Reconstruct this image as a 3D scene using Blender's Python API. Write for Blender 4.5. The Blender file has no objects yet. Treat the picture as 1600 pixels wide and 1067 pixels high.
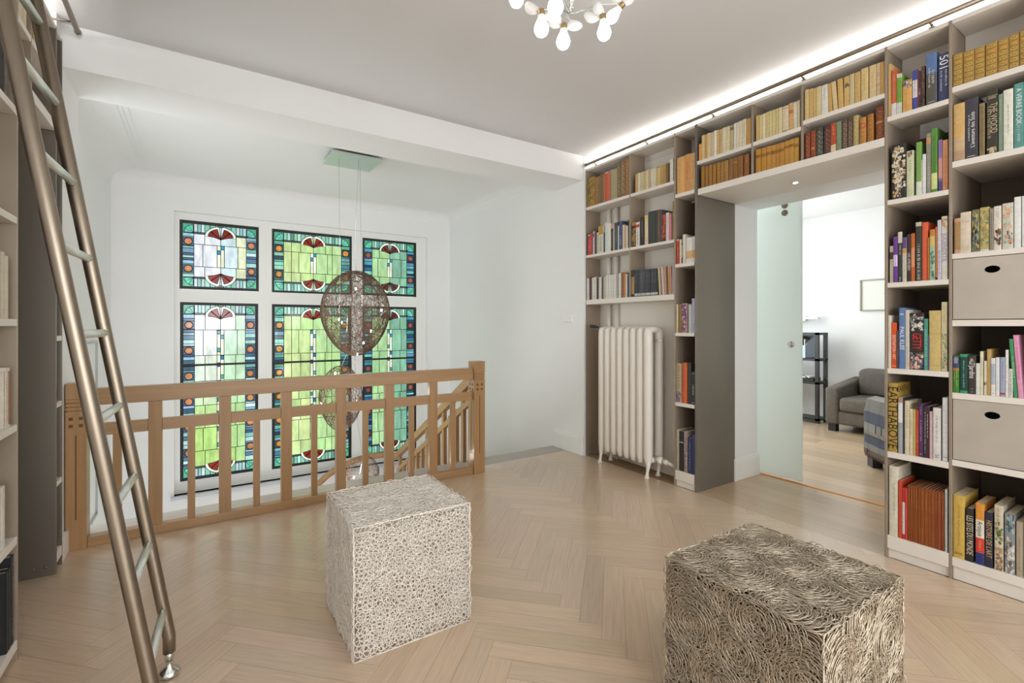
import bpy, math, random
import numpy as np
from mathutils import Vector, Matrix
random.seed(7); rng = np.random.default_rng(7)
SC = bpy.context.scene; COL = SC.collection
pi = math.pi
# ------------------------------------------------------------------ camera
F_PX = 745.4; CX = 800.0; CY = 509.5; H = 1.25; YAW = math.radians(33.0)
cam_d = bpy.data.cameras.new('camera'); cam = bpy.data.objects.new('camera', cam_d); COL.objects.link(cam)
cam_d.sensor_width = 36; cam_d.lens = F_PX/1600*36; cam_d.shift_y = -24.0/1600; cam_d.clip_start = 0.02
cam.location = (0, 0, H); cam.rotation_euler = (pi/2, 0, -YAW); SC.camera = cam
# ------------------------------------------------------------------ colour management, world, exposure
SC.view_settings.view_transform = 'Standard'; SC.view_settings.look = 'None'
SC.view_settings.gamma = 1; SC.view_settings.use_curve_mapping = False
SC.view_settings.exposure = 0.0
SC.cycles.use_denoising = True; SC.cycles.max_bounces = 8; SC.cycles.diffuse_bounces = 5; SC.cycles.glossy_bounces = 4
SC.cycles.transmission_bounces = 6; SC.cycles.transparent_max_bounces = 8; SC.cycles.sample_clamp_indirect = 6
SC.cycles.caustics_reflective = False; SC.cycles.caustics_refractive = False
W_ = bpy.data.worlds.new('World'); SC.world = W_; W_.use_nodes = True
bg = W_.node_tree.nodes['Background']; bg.inputs[0].default_value = (0.93, 0.98, 1.0, 1); bg.inputs[1].default_value = 3.0
def area(name, loc, rot, sx, sy, power, color=(1, 1, 1), spread=None):
    d = bpy.data.lights.new(name, 'AREA'); d.shape = 'RECTANGLE'; d.size = sx; d.size_y = sy; d.energy = power; d.color = color
    if spread: d.spread = spread
    o = bpy.data.objects.new(name, d); COL.objects.link(o); o.location = loc; o.rotation_euler = rot
    return o
def plamp(name, loc, power, color, r=0.03):
    d = bpy.data.lights.new(name, 'POINT'); d.energy = power; d.color = color; d.shadow_soft_size = r
    o = bpy.data.objects.new(name, d); COL.objects.link(o); o.location = loc
    return o
WARM = (1.0, 0.90, 0.78)
# unseen lights added to brighten the room, stairwell and sitting room like daylight
area('added_rear_daylight', (0.15, -2.9, 1.5), (pi/2, 0, 0), 1.3, 1.7, 52, (0.95, 0.98, 1.0))  # rear windows are assumed, added behind the camera for their light
area('added_rear_daylight', (2.05, -2.9, 1.5), (pi/2, 0, 0), 1.3, 1.7, 52, (0.95, 0.98, 1.0))
area('added_stair_daylight', (-0.86, 4.35, 1.0), (0, -pi/2, 0), 1.6, 0.65, 11, (0.93, 0.97, 1.0))  # made-up side window, hidden behind the pier
area('added_lower_hall_fill', (0.3, 4.9, -2.2), (pi, 0, 0), 1.6, 1.2, 24, (0.93, 0.97, 1.0))  # added fill shining up the stairwell, no window there
area('added_sitting_room_daylight', (5.5, 3.92, 1.55), (-pi/2, 0, 0), 2.2, 1.6, 33, (0.91, 0.99, 0.98))  # area light out of view, put in to light the sitting room
plamp('added_sitting_room_light', (4.65, 2.7, 2.45), 9, (1.0, 0.98, 0.95), 0.08)  # unseen point light added to whiten the top of the frosted door
# LED strips on top of the bookcases, shining onto the ceiling
area('led_strip', (3.26, 1.85, 2.79), (pi, 0, 0), 0.03, 3.2, 10, (1.0, 0.96, 0.91))
area('led_strip', (-0.76, 2.55, 2.79), (pi, 0, 0), 0.03, 1.6, 5, (1.0, 0.96, 0.91))
# ------------------------------------------------------------------ projection helpers (photo pixel -> plane)
S_, C_ = math.sin(YAW), math.cos(YAW)
def ray(u, v):
    r = (u-CX)/F_PX; d = (v-CY)/F_PX
    return (S_+r*C_, C_-r*S_, -d)
def onX(u, v, x):
    a = ray(u, v); t = x/a[0]; return Vector((x, a[1]*t, a[2]*t+H))
def onY(u, v, y):
    a = ray(u, v); t = y/a[1]; return Vector((a[0]*t, y, a[2]*t+H))
def lin(c):
    return c/12.92 if c <= 0.04045 else ((c+0.055)/1.055)**2.4
def hx(s):
    s = s.lstrip('#'); return tuple(lin(int(s[i:i+2], 16)/255) for i in (0, 2, 4))
# ------------------------------------------------------------------ materials
MATS = {}
def mat(name, color=(0.8, 0.8, 0.8), rough=0.5, metal=0.0, attr=False, noise=0.0, nscale=8.0, stretch=(1, 1, 1), bump=0.0, bscale=60, coat=0.0, emit=None, es=0, spec=0.5):
    if name in MATS: return MATS[name]
    m = bpy.data.materials.new(name); m.use_nodes = True; nt = m.node_tree; N = nt.nodes; L = nt.links
    p = N['Principled BSDF']; p.inputs['Roughness'].default_value = rough; p.inputs['Metallic'].default_value = metal
    p.inputs['Coat Weight'].default_value = coat; p.inputs['Specular IOR Level'].default_value = spec
    if emit: p.inputs['Emission Color'].default_value = (*emit, 1); p.inputs['Emission Strength'].default_value = es
    base = None
    if attr:
        a = N.new('ShaderNodeAttribute'); a.attribute_name = 'Col'; base = a.outputs['Color']
    else:
        r = N.new('ShaderNodeRGB'); r.outputs[0].default_value = (*color, 1); base = r.outputs[0]
    tc = N.new('ShaderNodeTexCoord')
    if noise > 0:
        mp = N.new('ShaderNodeMapping'); mp.inputs['Scale'].default_value = stretch; L.new(tc.outputs['Object'], mp.inputs[0])
        n = N.new('ShaderNodeTexNoise'); n.inputs['Scale'].default_value = nscale; n.inputs['Detail'].default_value = 6; L.new(mp.outputs[0], n.inputs['Vector'])
        mr = N.new('ShaderNodeMapRange'); mr.inputs['From Min'].default_value = 0.3; mr.inputs['From Max'].default_value = 0.7
        mr.inputs['To Min'].default_value = 1-noise; mr.inputs['To Max'].default_value = 1+noise; L.new(n.outputs[0], mr.inputs[0])
        vm = N.new('ShaderNodeVectorMath'); vm.operation = 'SCALE'; L.new(base, vm.inputs[0]); L.new(mr.outputs[0], vm.inputs['Scale']); base = vm.outputs[0]
    L.new(base, p.inputs['Base Color'])
    if bump > 0:
        n2 = N.new('ShaderNodeTexNoise'); n2.inputs['Scale'].default_value = bscale; n2.inputs['Detail'].default_value = 4; L.new(tc.outputs['Object'], n2.inputs['Vector'])
        b = N.new('ShaderNodeBump'); b.inputs['Strength'].default_value = bump; b.inputs['Distance'].default_value = 0.004
        L.new(n2.outputs[0], b.inputs['Height']); L.new(b.outputs[0], p.inputs['Normal'])
    MATS[name] = m; return m
M_WALL = mat('white_plaster', hx('eeeeee'), 0.7, noise=0.012, nscale=1.5, bump=0.02)
M_CEIL = mat('ceiling_paint', hx('dfe0e2'), 0.75)
M_TRIM = mat('white_trim_paint', hx('eeeeec'), 0.45)
M_SHELF = mat('cream_shelf_lacquer', hx('e6dfd6'), 0.5, noise=0.02, nscale=3)
M_STEEL = mat('dark_patinated_steel', hx('7d766c'), 0.42, metal=0.55, noise=0.10, nscale=2.2, stretch=(1, 1, 0.35))
M_STEEL_L = mat('taupe_metal_upright', hx('a09180'), 0.45, metal=0.3, noise=0.08, nscale=3.5)
M_BACK = mat('shade_brown_back_board', hx('716252'), 0.6, noise=0.06, nscale=3)  # shade of the lower bays put into the back board colour
M_ZINC = mat('zinc_sheet', hx('c2b9ad'), 0.42, metal=0.25, noise=0.07, nscale=5)
M_OAK = mat('oiled_oak', hx('b08a62'), 0.38, noise=0.10, nscale=5, stretch=(1, 1, 1))
M_OAKH = mat('oak_long_grain', hx('a8845c'), 0.33, noise=0.10, nscale=9, stretch=(0.25, 4, 4), coat=0.15)
M_OAKV = mat('oak_upright_grain', hx('a47f56'), 0.35, noise=0.11, nscale=9, stretch=(4, 4, 0.25), coat=0.1)
M_INOX = mat('brushed_stainless', hx('978b7c'), 0.38, metal=1.0, noise=0.06, nscale=40, stretch=(1, 1, 0.1))
M_RUNG = mat('satin_rung_steel', hx('e6ece8'), 0.34, metal=0.75)
M_CHROME = mat('polished_steel', hx('dfe4e2'), 0.18, metal=1.0)
M_RAD = mat('radiator_enamel', hx('ebe4da'), 0.42)
M_BOOK = mat('book_cover', attr=True, rough=0.55, noise=0.10, nscale=45, bump=0.05, bscale=200)
M_PAGE = mat('book_pages', hx('d8ccb4'), 0.8, noise=0.10, nscale=60, stretch=(1, 6, 0.2))
M_BLACKM = mat('black_metal', hx('2b2c2e'), 0.45)
M_DARK = mat('dark_opening', hx('15130f'), 0.9)
M_FAB = mat('brown_grey_upholstery', hx('665f58'), 0.9, noise=0.14, nscale=25, bump=0.2, bscale=400)
M_STONE = mat('grey_landing_board', hx('b0a89e'), 0.4, noise=0.08, nscale=10, stretch=(0.3, 4, 1))
M_ORANGE = mat('orange_wood_strip', hx('d58a30'), 0.4, noise=0.12, nscale=20, stretch=(6, 0.4, 1))
M_WCORD = mat('white_cotton_cord', hx('efe9df'), 0.8)
M_BCORD = mat('champagne_metal_cord', hx('c4b6a1'), 0.36, metal=0.6, noise=0.15, nscale=30)
M_BIN = mat('brown_inner_cord', hx('7a6651'), 0.55, metal=0.3, noise=0.4, nscale=60)
M_WIRE = mat('bronze_wire', hx('7a6454'), 0.38, metal=0.8)
M_BULB = mat('lit_bulb_glass', (1, 1, 1), 0.3, emit=(1.0, 0.97, 0.93), es=4.0)
M_HAL = mat('halogen_capsule', (1, 1, 1), 0.3, emit=(1.0, 0.86, 0.62), es=40.0)
M_SPOT = mat('spot_lens', (1, 1, 1), 0.3, emit=(1.0, 0.96, 0.9), es=60.0)
M_BRASS = mat('brass_socket', hx('b8a273'), 0.3, metal=0.9)
M_WING = mat('white_feather', hx('f2efec'), 0.8)
M_FLOOR = mat('herringbone_oak', attr=True, rough=0.30, noise=0.0, spec=0.5, coat=0.7)
M_FLOOR.node_tree.nodes['Principled BSDF'].inputs['Coat Roughness'].default_value = 0.2
M_PLASTIC = mat('white_plastic', hx('f1f1ef'), 0.35)
M_BLUEBOX = mat('pale_blue_board', hx('b9cbdc'), 0.7)
M_LEAD = mat('black_lead', hx('171a1a'), 0.5)
# floor: plank colour from the mesh, grain along each plank through its UVs
def grain(m, amount=0.09):
    nt = m.node_tree; N = nt.nodes; L = nt.links; p = N['Principled BSDF']
    a = [n for n in N if n.type == 'ATTRIBUTE'][0]
    uv = N.new('ShaderNodeUVMap'); uv.uv_map = 'UVMap'
    mp = N.new('ShaderNodeMapping'); mp.inputs['Scale'].default_value = (1.2, 26, 1); L.new(uv.outputs[0], mp.inputs[0])
    n = N.new('ShaderNodeTexNoise'); n.inputs['Scale'].default_value = 4; n.inputs['Detail'].default_value = 7; n.inputs['Distortion'].default_value = 0.6; L.new(mp.outputs[0], n.inputs['Vector'])
    mr = N.new('ShaderNodeMapRange'); mr.inputs['From Min'].default_value = 0.3; mr.inputs['From Max'].default_value = 0.7
    mr.inputs['To Min'].default_value = 1-amount; mr.inputs['To Max'].default_value = 1+amount; L.new(n.outputs[0], mr.inputs[0])
    vm = N.new('ShaderNodeVectorMath'); vm.operation = 'SCALE'; L.new(a.outputs['Color'], vm.inputs[0]); L.new(mr.outputs[0], vm.inputs['Scale'])
    L.new(vm.outputs[0], p.inputs['Base Color'])
    b = N.new('ShaderNodeBump'); b.inputs['Strength'].default_value = 0.12; b.inputs['Distance'].default_value = 0.001; L.new(n.outputs[0], b.inputs['Height']); L.new(b.outputs[0], p.inputs['Normal'])
grain(M_FLOOR)
# stained glass: the panes glow themselves, daylight put into their colour
GLASS_GLOW = 3.0   # emission standing in for daylight behind the panes
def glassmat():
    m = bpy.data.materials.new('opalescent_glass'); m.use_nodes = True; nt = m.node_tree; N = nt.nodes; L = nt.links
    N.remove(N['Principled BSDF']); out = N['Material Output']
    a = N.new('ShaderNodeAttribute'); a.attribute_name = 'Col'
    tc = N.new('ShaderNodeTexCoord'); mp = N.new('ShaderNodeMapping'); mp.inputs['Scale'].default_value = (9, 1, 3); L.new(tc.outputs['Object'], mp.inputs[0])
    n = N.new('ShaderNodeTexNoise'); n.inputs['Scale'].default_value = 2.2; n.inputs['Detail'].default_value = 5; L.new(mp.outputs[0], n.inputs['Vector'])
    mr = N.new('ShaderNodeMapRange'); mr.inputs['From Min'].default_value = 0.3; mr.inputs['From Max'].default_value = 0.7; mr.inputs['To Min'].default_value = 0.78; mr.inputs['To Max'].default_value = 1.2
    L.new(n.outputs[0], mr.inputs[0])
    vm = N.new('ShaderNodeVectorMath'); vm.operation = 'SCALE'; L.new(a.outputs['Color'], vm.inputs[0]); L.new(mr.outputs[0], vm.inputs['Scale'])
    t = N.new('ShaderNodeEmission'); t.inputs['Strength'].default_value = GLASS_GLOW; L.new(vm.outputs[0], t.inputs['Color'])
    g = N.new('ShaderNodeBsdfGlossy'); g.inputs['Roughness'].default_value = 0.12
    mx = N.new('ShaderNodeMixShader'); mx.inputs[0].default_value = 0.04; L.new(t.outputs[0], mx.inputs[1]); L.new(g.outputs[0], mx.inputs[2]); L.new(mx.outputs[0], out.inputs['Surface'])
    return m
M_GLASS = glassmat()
def frosted():
    m = bpy.data.materials.new('frosted_glass'); m.use_nodes = True; nt = m.node_tree; N = nt.nodes; L = nt.links
    N.remove(N['Principled BSDF']); out = N['Material Output']
    t = N.new('ShaderNodeBsdfTranslucent'); t.inputs['Color'].default_value = (0.92, 0.97, 0.95, 1)
    d = N.new('ShaderNodeBsdfDiffuse'); d.inputs['Color'].default_value = (0.84, 0.93, 0.90, 1)
    g = N.new('ShaderNodeBsdfGlossy'); g.inputs['Roughness'].default_value = 0.25
    m1 = N.new('ShaderNodeMixShader'); m1.inputs[0].default_value = 0.35; L.new(t.outputs[0], m1.inputs[1]); L.new(d.outputs[0], m1.inputs[2])
    m2 = N.new('ShaderNodeMixShader'); m2.inputs[0].default_value = 0.06; L.new(m1.outputs[0], m2.inputs[1]); L.new(g.outputs[0], m2.inputs[2]); L.new(m2.outputs[0], out.inputs['Surface'])
    return m
M_FROST = frosted()
# ------------------------------------------------------------------ mesh builder
class MB:
    def __init__(s): s.v = []; s.f = []; s.c = []; s.mi = []; s.sm = []; s.uv = None
    def add(s, vs, fs, col=(0.8, 0.8, 0.8), mi=0, sm=False):
        o = len(s.v); s.v.extend([tuple(p) for p in vs])
        for f in fs: s.f.append(tuple(i+o for i in f)); s.c.append(col); s.mi.append(mi); s.sm.append(sm)
        return s
    def box(s, x0, x1, y0, y1, z0, z1, col=(0.8, 0.8, 0.8), mi=0):
        vs = [(x, y, z) for z in (z0, z1) for y in (y0, y1) for x in (x0, x1)]
        return s.add(vs, [(0, 2, 3, 1), (4, 5, 7, 6), (0, 1, 5, 4), (2, 6, 7, 3), (0, 4, 6, 2), (1, 3, 7, 5)], col, mi)
    def obox(s, M, hx_, hy_, hz_, col=(0.8, 0.8, 0.8), mi=0):
        vs = [M @ Vector((x, y, z)) for z in (-hz_, hz_) for y in (-hy_, hy_) for x in (-hx_, hx_)]
        return s.add(vs, [(0, 2, 3, 1), (4, 5, 7, 6), (0, 1, 5, 4), (2, 6, 7, 3), (0, 4, 6, 2), (1, 3, 7, 5)], col, mi)
    def prism(s, poly, fn, a, b, col=(0.8, 0.8, 0.8), mi=0, sm=False):
        n = len(poly); vs = [fn(p, a) for p in poly]+[fn(p, b) for p in poly]
        fs = [tuple(range(n)), tuple(range(2*n-1, n-1, -1))]+[(i, (i+1) % n+0, (i+1) % n+n, i+n) for i in range(n)]
        return s.add(vs, fs, col, mi, sm)
    def tube(s, path, r, seg=8, col=(0.8, 0.8, 0.8), mi=0, closed=False, caps=True):
        P = [Vector(p) for p in path]; n = len(P); rs = r if isinstance(r, (list, tuple)) else [r]*n
        up = Vector((0, 0, 1)); rings = []; prev = None
        for i in range(n):
            if closed: d = P[(i+1) % n]-P[i-1]
            else: d = P[min(i+1, n-1)]-P[max(i-1, 0)]
            d.normalize()
            if prev is None:
                a = d.cross(up)
                if a.length < 1e-3: a = d.cross(Vector((1, 0, 0)))
            else: a = prev-d*prev.dot(d)
            a.normalize(); prev = a; b = d.cross(a)
            rings.append([P[i]+(a*math.cos(2*pi*k/seg)+b*math.sin(2*pi*k/seg))*rs[i] for k in range(seg)])
        vs = [p for q in rings for p in q]; fs = []
        for i in range(n if closed else n-1):
            j = (i+1) % n
            for k in range(seg): fs.append((i*seg+k, i*seg+(k+1) % seg, j*seg+(k+1) % seg, j*seg+k))
        if not closed and caps: fs.append(tuple(range(seg-1, -1, -1))); fs.append(tuple((n-1)*seg+k for k in range(seg)))
        return s.add(vs, fs, col, mi, True)
    def lathe(s, prof, c, seg=16, axis='z', col=(0.8, 0.8, 0.8), mi=0):
        c = Vector(c); vs = []; n = len(prof)
        for r, h in prof:
            for k in range(seg):
                a = 2*pi*k/seg; x, y = r*math.cos(a), r*math.sin(a)
                q = {'z': (x, y, h), 'y': (x, h, y), 'x': (h, x, y)}[axis]; vs.append(c+Vector(q))
        fs = [(i*seg+k, i*seg+(k+1) % seg, (i+1)*seg+(k+1) % seg, (i+1)*seg+k) for i in range(n-1) for k in range(seg)]
        fs.append(tuple(range(seg))); fs.append(tuple((n-1)*seg+k for k in range(seg)))
        return s.add(vs, fs, col, mi, True)
    def build(s, name, mats, parent=None, bevel=0, seg=2):
        me = bpy.data.meshes.new(name); me.from_pydata(s.v, [], s.f)
        if not isinstance(mats, (list, tuple)): mats = [mats]
        for m in mats: me.materials.append(m)
        me.polygons.foreach_set('material_index', s.mi); me.polygons.foreach_set('use_smooth', s.sm)
        ca = me.color_attributes.new('Col', 'FLOAT_COLOR', 'CORNER')
        arr = np.repeat(np.array([(*c[:3], 1.0) for c in s.c], dtype=np.float32), [len(f) for f in s.f], axis=0)
        ca.data.foreach_set('color', arr.ravel()); me.update()
        import bmesh
        bm = bmesh.new(); bm.from_mesh(me); bmesh.ops.recalc_face_normals(bm, faces=bm.faces); bm.to_mesh(me); bm.free()
        o = bpy.data.objects.new(name, me); COL.objects.link(o)
        if parent is not None: o.parent = parent; o.matrix_parent_inverse = Matrix.Translation(-Vector(parent.location)) if parent.rotation_euler.z == 0 else parent.matrix_basis.inverted()
        if bevel:
            b = o.modifiers.new('edge', 'BEVEL'); b.width = bevel; b.segments = seg; b.limit_method = 'ANGLE'; b.angle_limit = 0.7
        return o
def bigmesh(name, V, Fq, m, parent=None, smooth=True):
    me = bpy.data.meshes.new(name); V = np.asarray(V, np.float32); Fq = np.asarray(Fq, np.int32)
    me.vertices.add(len(V)); me.vertices.foreach_set('co', V.ravel())
    me.loops.add(Fq.size); me.loops.foreach_set('vertex_index', Fq.ravel())
    me.polygons.add(len(Fq)); me.polygons.foreach_set('loop_start', np.arange(0, Fq.size, 4, dtype=np.int32)); me.polygons.foreach_set('loop_total', np.full(len(Fq), 4, np.int32))
    me.polygons.foreach_set('use_smooth', np.full(len(Fq), smooth)); me.materials.append(m); me.update(calc_edges=True)
    o = bpy.data.objects.new(name, me); COL.objects.link(o)
    if parent is not None: o.parent = parent; o.matrix_parent_inverse = Matrix.Translation(-Vector(parent.location))
    return o
def tag(o, label=None, cat=None, group=None, kind=None):
    if label: o['label'] = label
    if cat: o['category'] = cat
    if group: o['group'] = group
    if kind: o['kind'] = kind
    return o
def thing(name, label, cat, loc=(0, 0, 0), group=None):
    o = bpy.data.objects.new(name, None); COL.objects.link(o); o.location = loc; o.empty_display_size = 0.1
    return tag(o, label, cat, group)
def struct(name, mb, m, label=None, bevel=0):
    return tag(mb.build(name, m, bevel=bevel), label, kind='structure')
B = MB
# ================================================================== THE ROOM
ZC = 2.89; XF = 3.11; XL = -0.618
# herringbone floor
def clip(poly, ax, lim, keep_less):
    out = []
    for i in range(len(poly)):
        p, q = poly[i], poly[(i+1) % len(poly)]
        ip = (p[ax] <= lim) == keep_less; iq = (q[ax] <= lim) == keep_less
        if ip: out.append(p)
        if ip != iq:
            t = (lim-p[ax])/(q[ax]-p[ax]); out.append(tuple(p[k]+t*(q[k]-p[k]) for k in range(2)))
    return out
def plank_floor(name, polys, cols, uvs, label=None):
    me = bpy.data.meshes.new(name); vs = []; fs = []; cc = []; uu = []
    for P, c, U in zip(polys, cols, uvs):
        o = len(vs); vs += [(x, y, 0) for x, y in P]; fs.append(tuple(range(o, o+len(P)))); cc += [(*c, 1)]*len(P); uu += U
    # dark seam layer just under the planks and the slab below
    me.from_pydata(vs, [], fs); me.materials.append(M_FLOOR)
    ca = me.color_attributes.new('Col', 'FLOAT_COLOR', 'CORNER'); ca.data.foreach_set('color', np.array(cc, np.float32).ravel())
    ul = me.uv_layers.new(name='UVMap'); ul.data.foreach_set('uv', np.array(uu, np.float32).ravel())
    o = bpy.data.objects.new(name, me); COL.objects.link(o); return tag(o, label, kind='structure')
HW = 0.0945; HL = 0.606; X0 = 0.118-HL/math.sqrt(2)
polys = []; cols = []; uvs = []
base = np.array(hx('d0b79c'))
def add_plank(corners_uw, along_u, x0, bounds):
    g = 0.0005; (u0, u1), (w0, w1) = corners_uw
    u0 += g; u1 -= g; w0 += g; w1 -= g
    q = [(u0, w0), (u1, w0), (u1, w1), (u0, w1)]
    P = [(x0+(u-w)/math.sqrt(2), (u+w)/math.sqrt(2)) for u, w in q]
    for ax, lim, kl in bounds:
        P = clip(P, ax, lim, kl)
        if len(P) < 3: return
    k = 1+random.gauss(0, 0.038); c = base*k*np.array([1+random.gauss(0, 0.01), 1, 1+random.gauss(0, 0.03)])
    off = random.random()*50; U = []
    for x, y in P:
        u = ((x-x0)+y)/math.sqrt(2); w = (y-(x-x0))/math.sqrt(2)
        a, b = (u, w) if along_u else (w, u); U.append((a+off, b+off*0.37))
    polys.append(P); cols.append(tuple(c)); uvs.append(U)
bounds = [(0, -1.1, False), (0, 3.113, True), (1, -3.0, False), (1, 3.73, True)]
for j in range(-3, 7):
    x0 = X0+j*HL*math.sqrt(2)
    for k in range(-40, 60):
        add_plank(((k*HW, k*HW+HL), (k*HW, (k+1)*HW)), True, x0, bounds)
        add_plank(((k*HW+HL, (k+1)*HW+HL), ((k+1)*HW-HL, (k+1)*HW)), False, x0, bounds)
# threshold boards in the doorway run along the wall, wider boards beyond
def straight(x0, x1, y0, y1, w, tone):
    x = x0
    while x < x1-1e-4:
        xe = min(x+w, x1); y = y0+random.random()*-1.2
        while y < y1:
            ye = y+1.5+random.random()*0.9; ya, yb = max(y, y0), min(ye, y1)
            if yb > ya:
                k = 1+random.gauss(0, 0.08); c = tuple(np.array(hx(tone))*k); off = random.random()*40
                P = [(x+.0008, ya+.0008), (xe-.0008, ya+.0008), (xe-.0008, yb-.0008), (x+.0008, yb-.0008)]
                polys.append(P); cols.append(c); uvs.append([(py+off, px+off) for px, py in P])
            y = ye
        x = xe
straight(3.113, 3.955, 1.04, 2.27, 0.14, 'c2a582')
straight(3.985, 7.10, -1.0, 4.0, 0.19, 'cfb494')
plank_floor('floor', polys, cols, uvs)
b = B(); b.box(-1.15, 3.95, -3.05, 3.94, -0.22, -0.002); b.box(3.95, 7.2, -1.05, 4.05, -0.2, -0.002)
struct('floor_slab', b, mat('plank_seam', hx('96795a'), 0.8))
b = B(); b.box(-0.64, 3.09, 3.731, 3.955, -0.2, 0.0); struct('trim_1', b, M_STONE)
b = B(); b.box(3.955, 3.985, 1.04, 2.28, -0.01, 0.003); struct('trim_2', b, M_ORANGE)
# ceilings and beam
b = B(); b.box(-1.15, 3.97, -3.1, 3.50, ZC, ZC+.15); struct('ceiling', b, M_CEIL)
b = B(); b.box(-1.15, 3.3, 3.49, 3.915, 2.656, ZC+.15); struct('ceiling_beam', b, M_WALL)
b = B(); b.box(-1.2, 3.5, 3.915, 6.9, ZC, ZC+.15)
def cove(fn, r, a, bb, mbx):
    prof = [(0, 0)]+[(r-r*math.cos(t), -(r-r*math.sin(t))) for t in np.linspace(0, pi/2, 9)]
    prof = [(0, -r)]+[(r-r*math.cos(t), -r+r*math.sin(t)) for t in np.linspace(0, pi/2, 9)]+[(0, 0)]
    prof = prof[1:]
    mbx.prism(prof, fn, a, bb, sm=False)
cove(lambda p, t: (t, 6.471-p[0], ZC+.001+p[1]), 0.16, -0.85, 3.1, b)
cove(lambda p, t: (-0.801+p[0], t, ZC+.001+p[1]), 0.16, 3.915, 6.47, b)
cove(lambda p, t: (3.091-p[0], t, ZC+.001+p[1]), 0.16, 3.915, 6.47, b)
for xx in (-0.545, -0.515, -0.480): b.box(xx, xx+0.012, 3.92, 6.25, ZC-.006, ZC+.002)
struct('ceiling_stairwell', b, M_WALL)
b = B(); b.box(3.95, 7.2, -1.05, 4.05, 2.75, 2.9); struct('ceiling_sitting_room', b, M_WALL)
# walls
b = B(); b.box(3.09, 3.6, 3.483, 6.9, -3.0, ZC)
struct('wall_right', b, M_WALL)
b = B(); b.box(3.30, 3.6, 2.446, 3.483, -0.2, ZC); struct('wall_behind_radiator', b, mat('warm_white_plaster', hx('eee8de'), 0.7))
for nm, bx in (('wall_doorway_far', (3.6, 3.95, 2.262, 3.6, -0.2, ZC)), ('wall_doorway_near', (3.6, 3.95, -3.1, 1.045, -0.2, ZC)), ('wall_over_doorway', (3.6, 3.95, 1.045, 2.262, 2.235, ZC)), ('wall_right_rear', (3.11, 3.6, -3.1, 0.18, -0.2, ZC))):
    b = B(); b.box(*bx); struct(nm, b, M_WALL)
b = B(); b.box(-1.25, -1.1, -3.1, 3.40, -0.2, ZC); b.box(-1.25, -0.64, 3.395, 3.915, -3.0, ZC)
struct('wall_left', b, M_WALL)
b = B(); b.box(-0.95, -0.80, 4.75, 6.9, -3.0, ZC); b.box(-0.95, -0.8, 3.9, 4.0, -3, ZC); b.box(-0.95, -0.8, 4.0, 4.75, -3, 0.15); b.box(-0.95, -0.8, 4.0, 4.75, 2.45, ZC)  # gap left for the added stair side light
struct('wall_stair_left', b, M_WALL)
b = B()
for x0, x1 in ((-1.25, -0.5), (0.8, 1.4), (2.7, 3.2)): b.box(x0, x1, -3.1, -2.95, -0.2, ZC)
for x0, x1 in ((-0.5, 0.8), (1.4, 2.7)): b.box(x0, x1, -3.1, -2.95, -0.2, 0.6); b.box(x0, x1, -3.1, -2.95, 2.4, ZC)  # gaps left for the added rear daylight
struct('wall_rear', b, M_WALL)
b = B(); b.box(7.1, 7.3, -1.1, 4.1, -0.2, 2.9); struct('wall_sitting_room_back', b, M_WALL)
b = B(); b.box(3.95, 4.4, 3.95, 4.1, -0.2, 2.9); b.box(6.6, 7.1, 3.95, 4.1, -0.2, 2.9); b.box(4.4, 6.6, 3.95, 4.1, -0.2, 0.7); b.box(4.4, 6.6, 3.95, 4.1, 2.35, 2.9); struct('wall_sitting_room_window', b, M_WALL)  # gap left for the added sitting room daylight
b = B(); b.box(3.95, 7.1, -1.1, -1.0, -0.2, 2.9); struct('wall_sitting_room_near', b, M_WALL)
# window wall with its recess, mullions and sill
YW = 6.465; YG = 6.55
pA = onY(272, 330, YW); pB = onY(668, 365, YW); pC = onY(275, 775, YW)
rx0, rx1, rz1, rz0 = pA.x, pB.x, pA.z+0.01, pC.z
b = B(); b.box(-0.95, rx0, YW, 6.9, -3, ZC); b.box(rx1, 3.3, YW, 6.9, -3, ZC); b.box(rx0, rx1, YW, 6.9, rz1, ZC); b.box(rx0, rx1, YW, 6.9, -3, rz0)
struct('wall_window', b, M_WALL)
PAN = [(-0.217, 0.582, 1.672, 2.452), (0.717, 1.690, 1.662, 2.452), (1.825, 2.596, 1.672, 2.455),
       (-0.211, 0.572, -0.505, 1.524), (0.722, 1.678, -0.520, 1.522), (1.825, 2.596, -0.530, 1.524)]
b = B(); yy0, yy1 = YG-0.012, YG+0.10
for x0, x1 in ((rx0, -0.214), (0.577, 0.72), (1.684, 1.825), (2.596, rx1)): b.box(x0, x1, yy0, yy1, rz0, rz1)
for i in range(3):
    x0, x1 = [(-0.214, 0.577), (0.72, 1.684), (1.825, 2.596)][i]
    b.box(x0, x1, yy0, yy1, rz0, -0.515); b.box(x0, x1, yy0, yy1, 1.522, 1.668); b.box(x0, x1, yy0, yy1, 2.453, rz1)
struct('trim_3', b, M_TRIM)
b = B(); b.box(rx0-.03, rx1+.03, YW-0.05, yy0, rz0-.035, rz0+.0); struct('trim_4', b, mat('grey_sill', hx('c9cdd2'), 0.35), bevel=.006)
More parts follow.
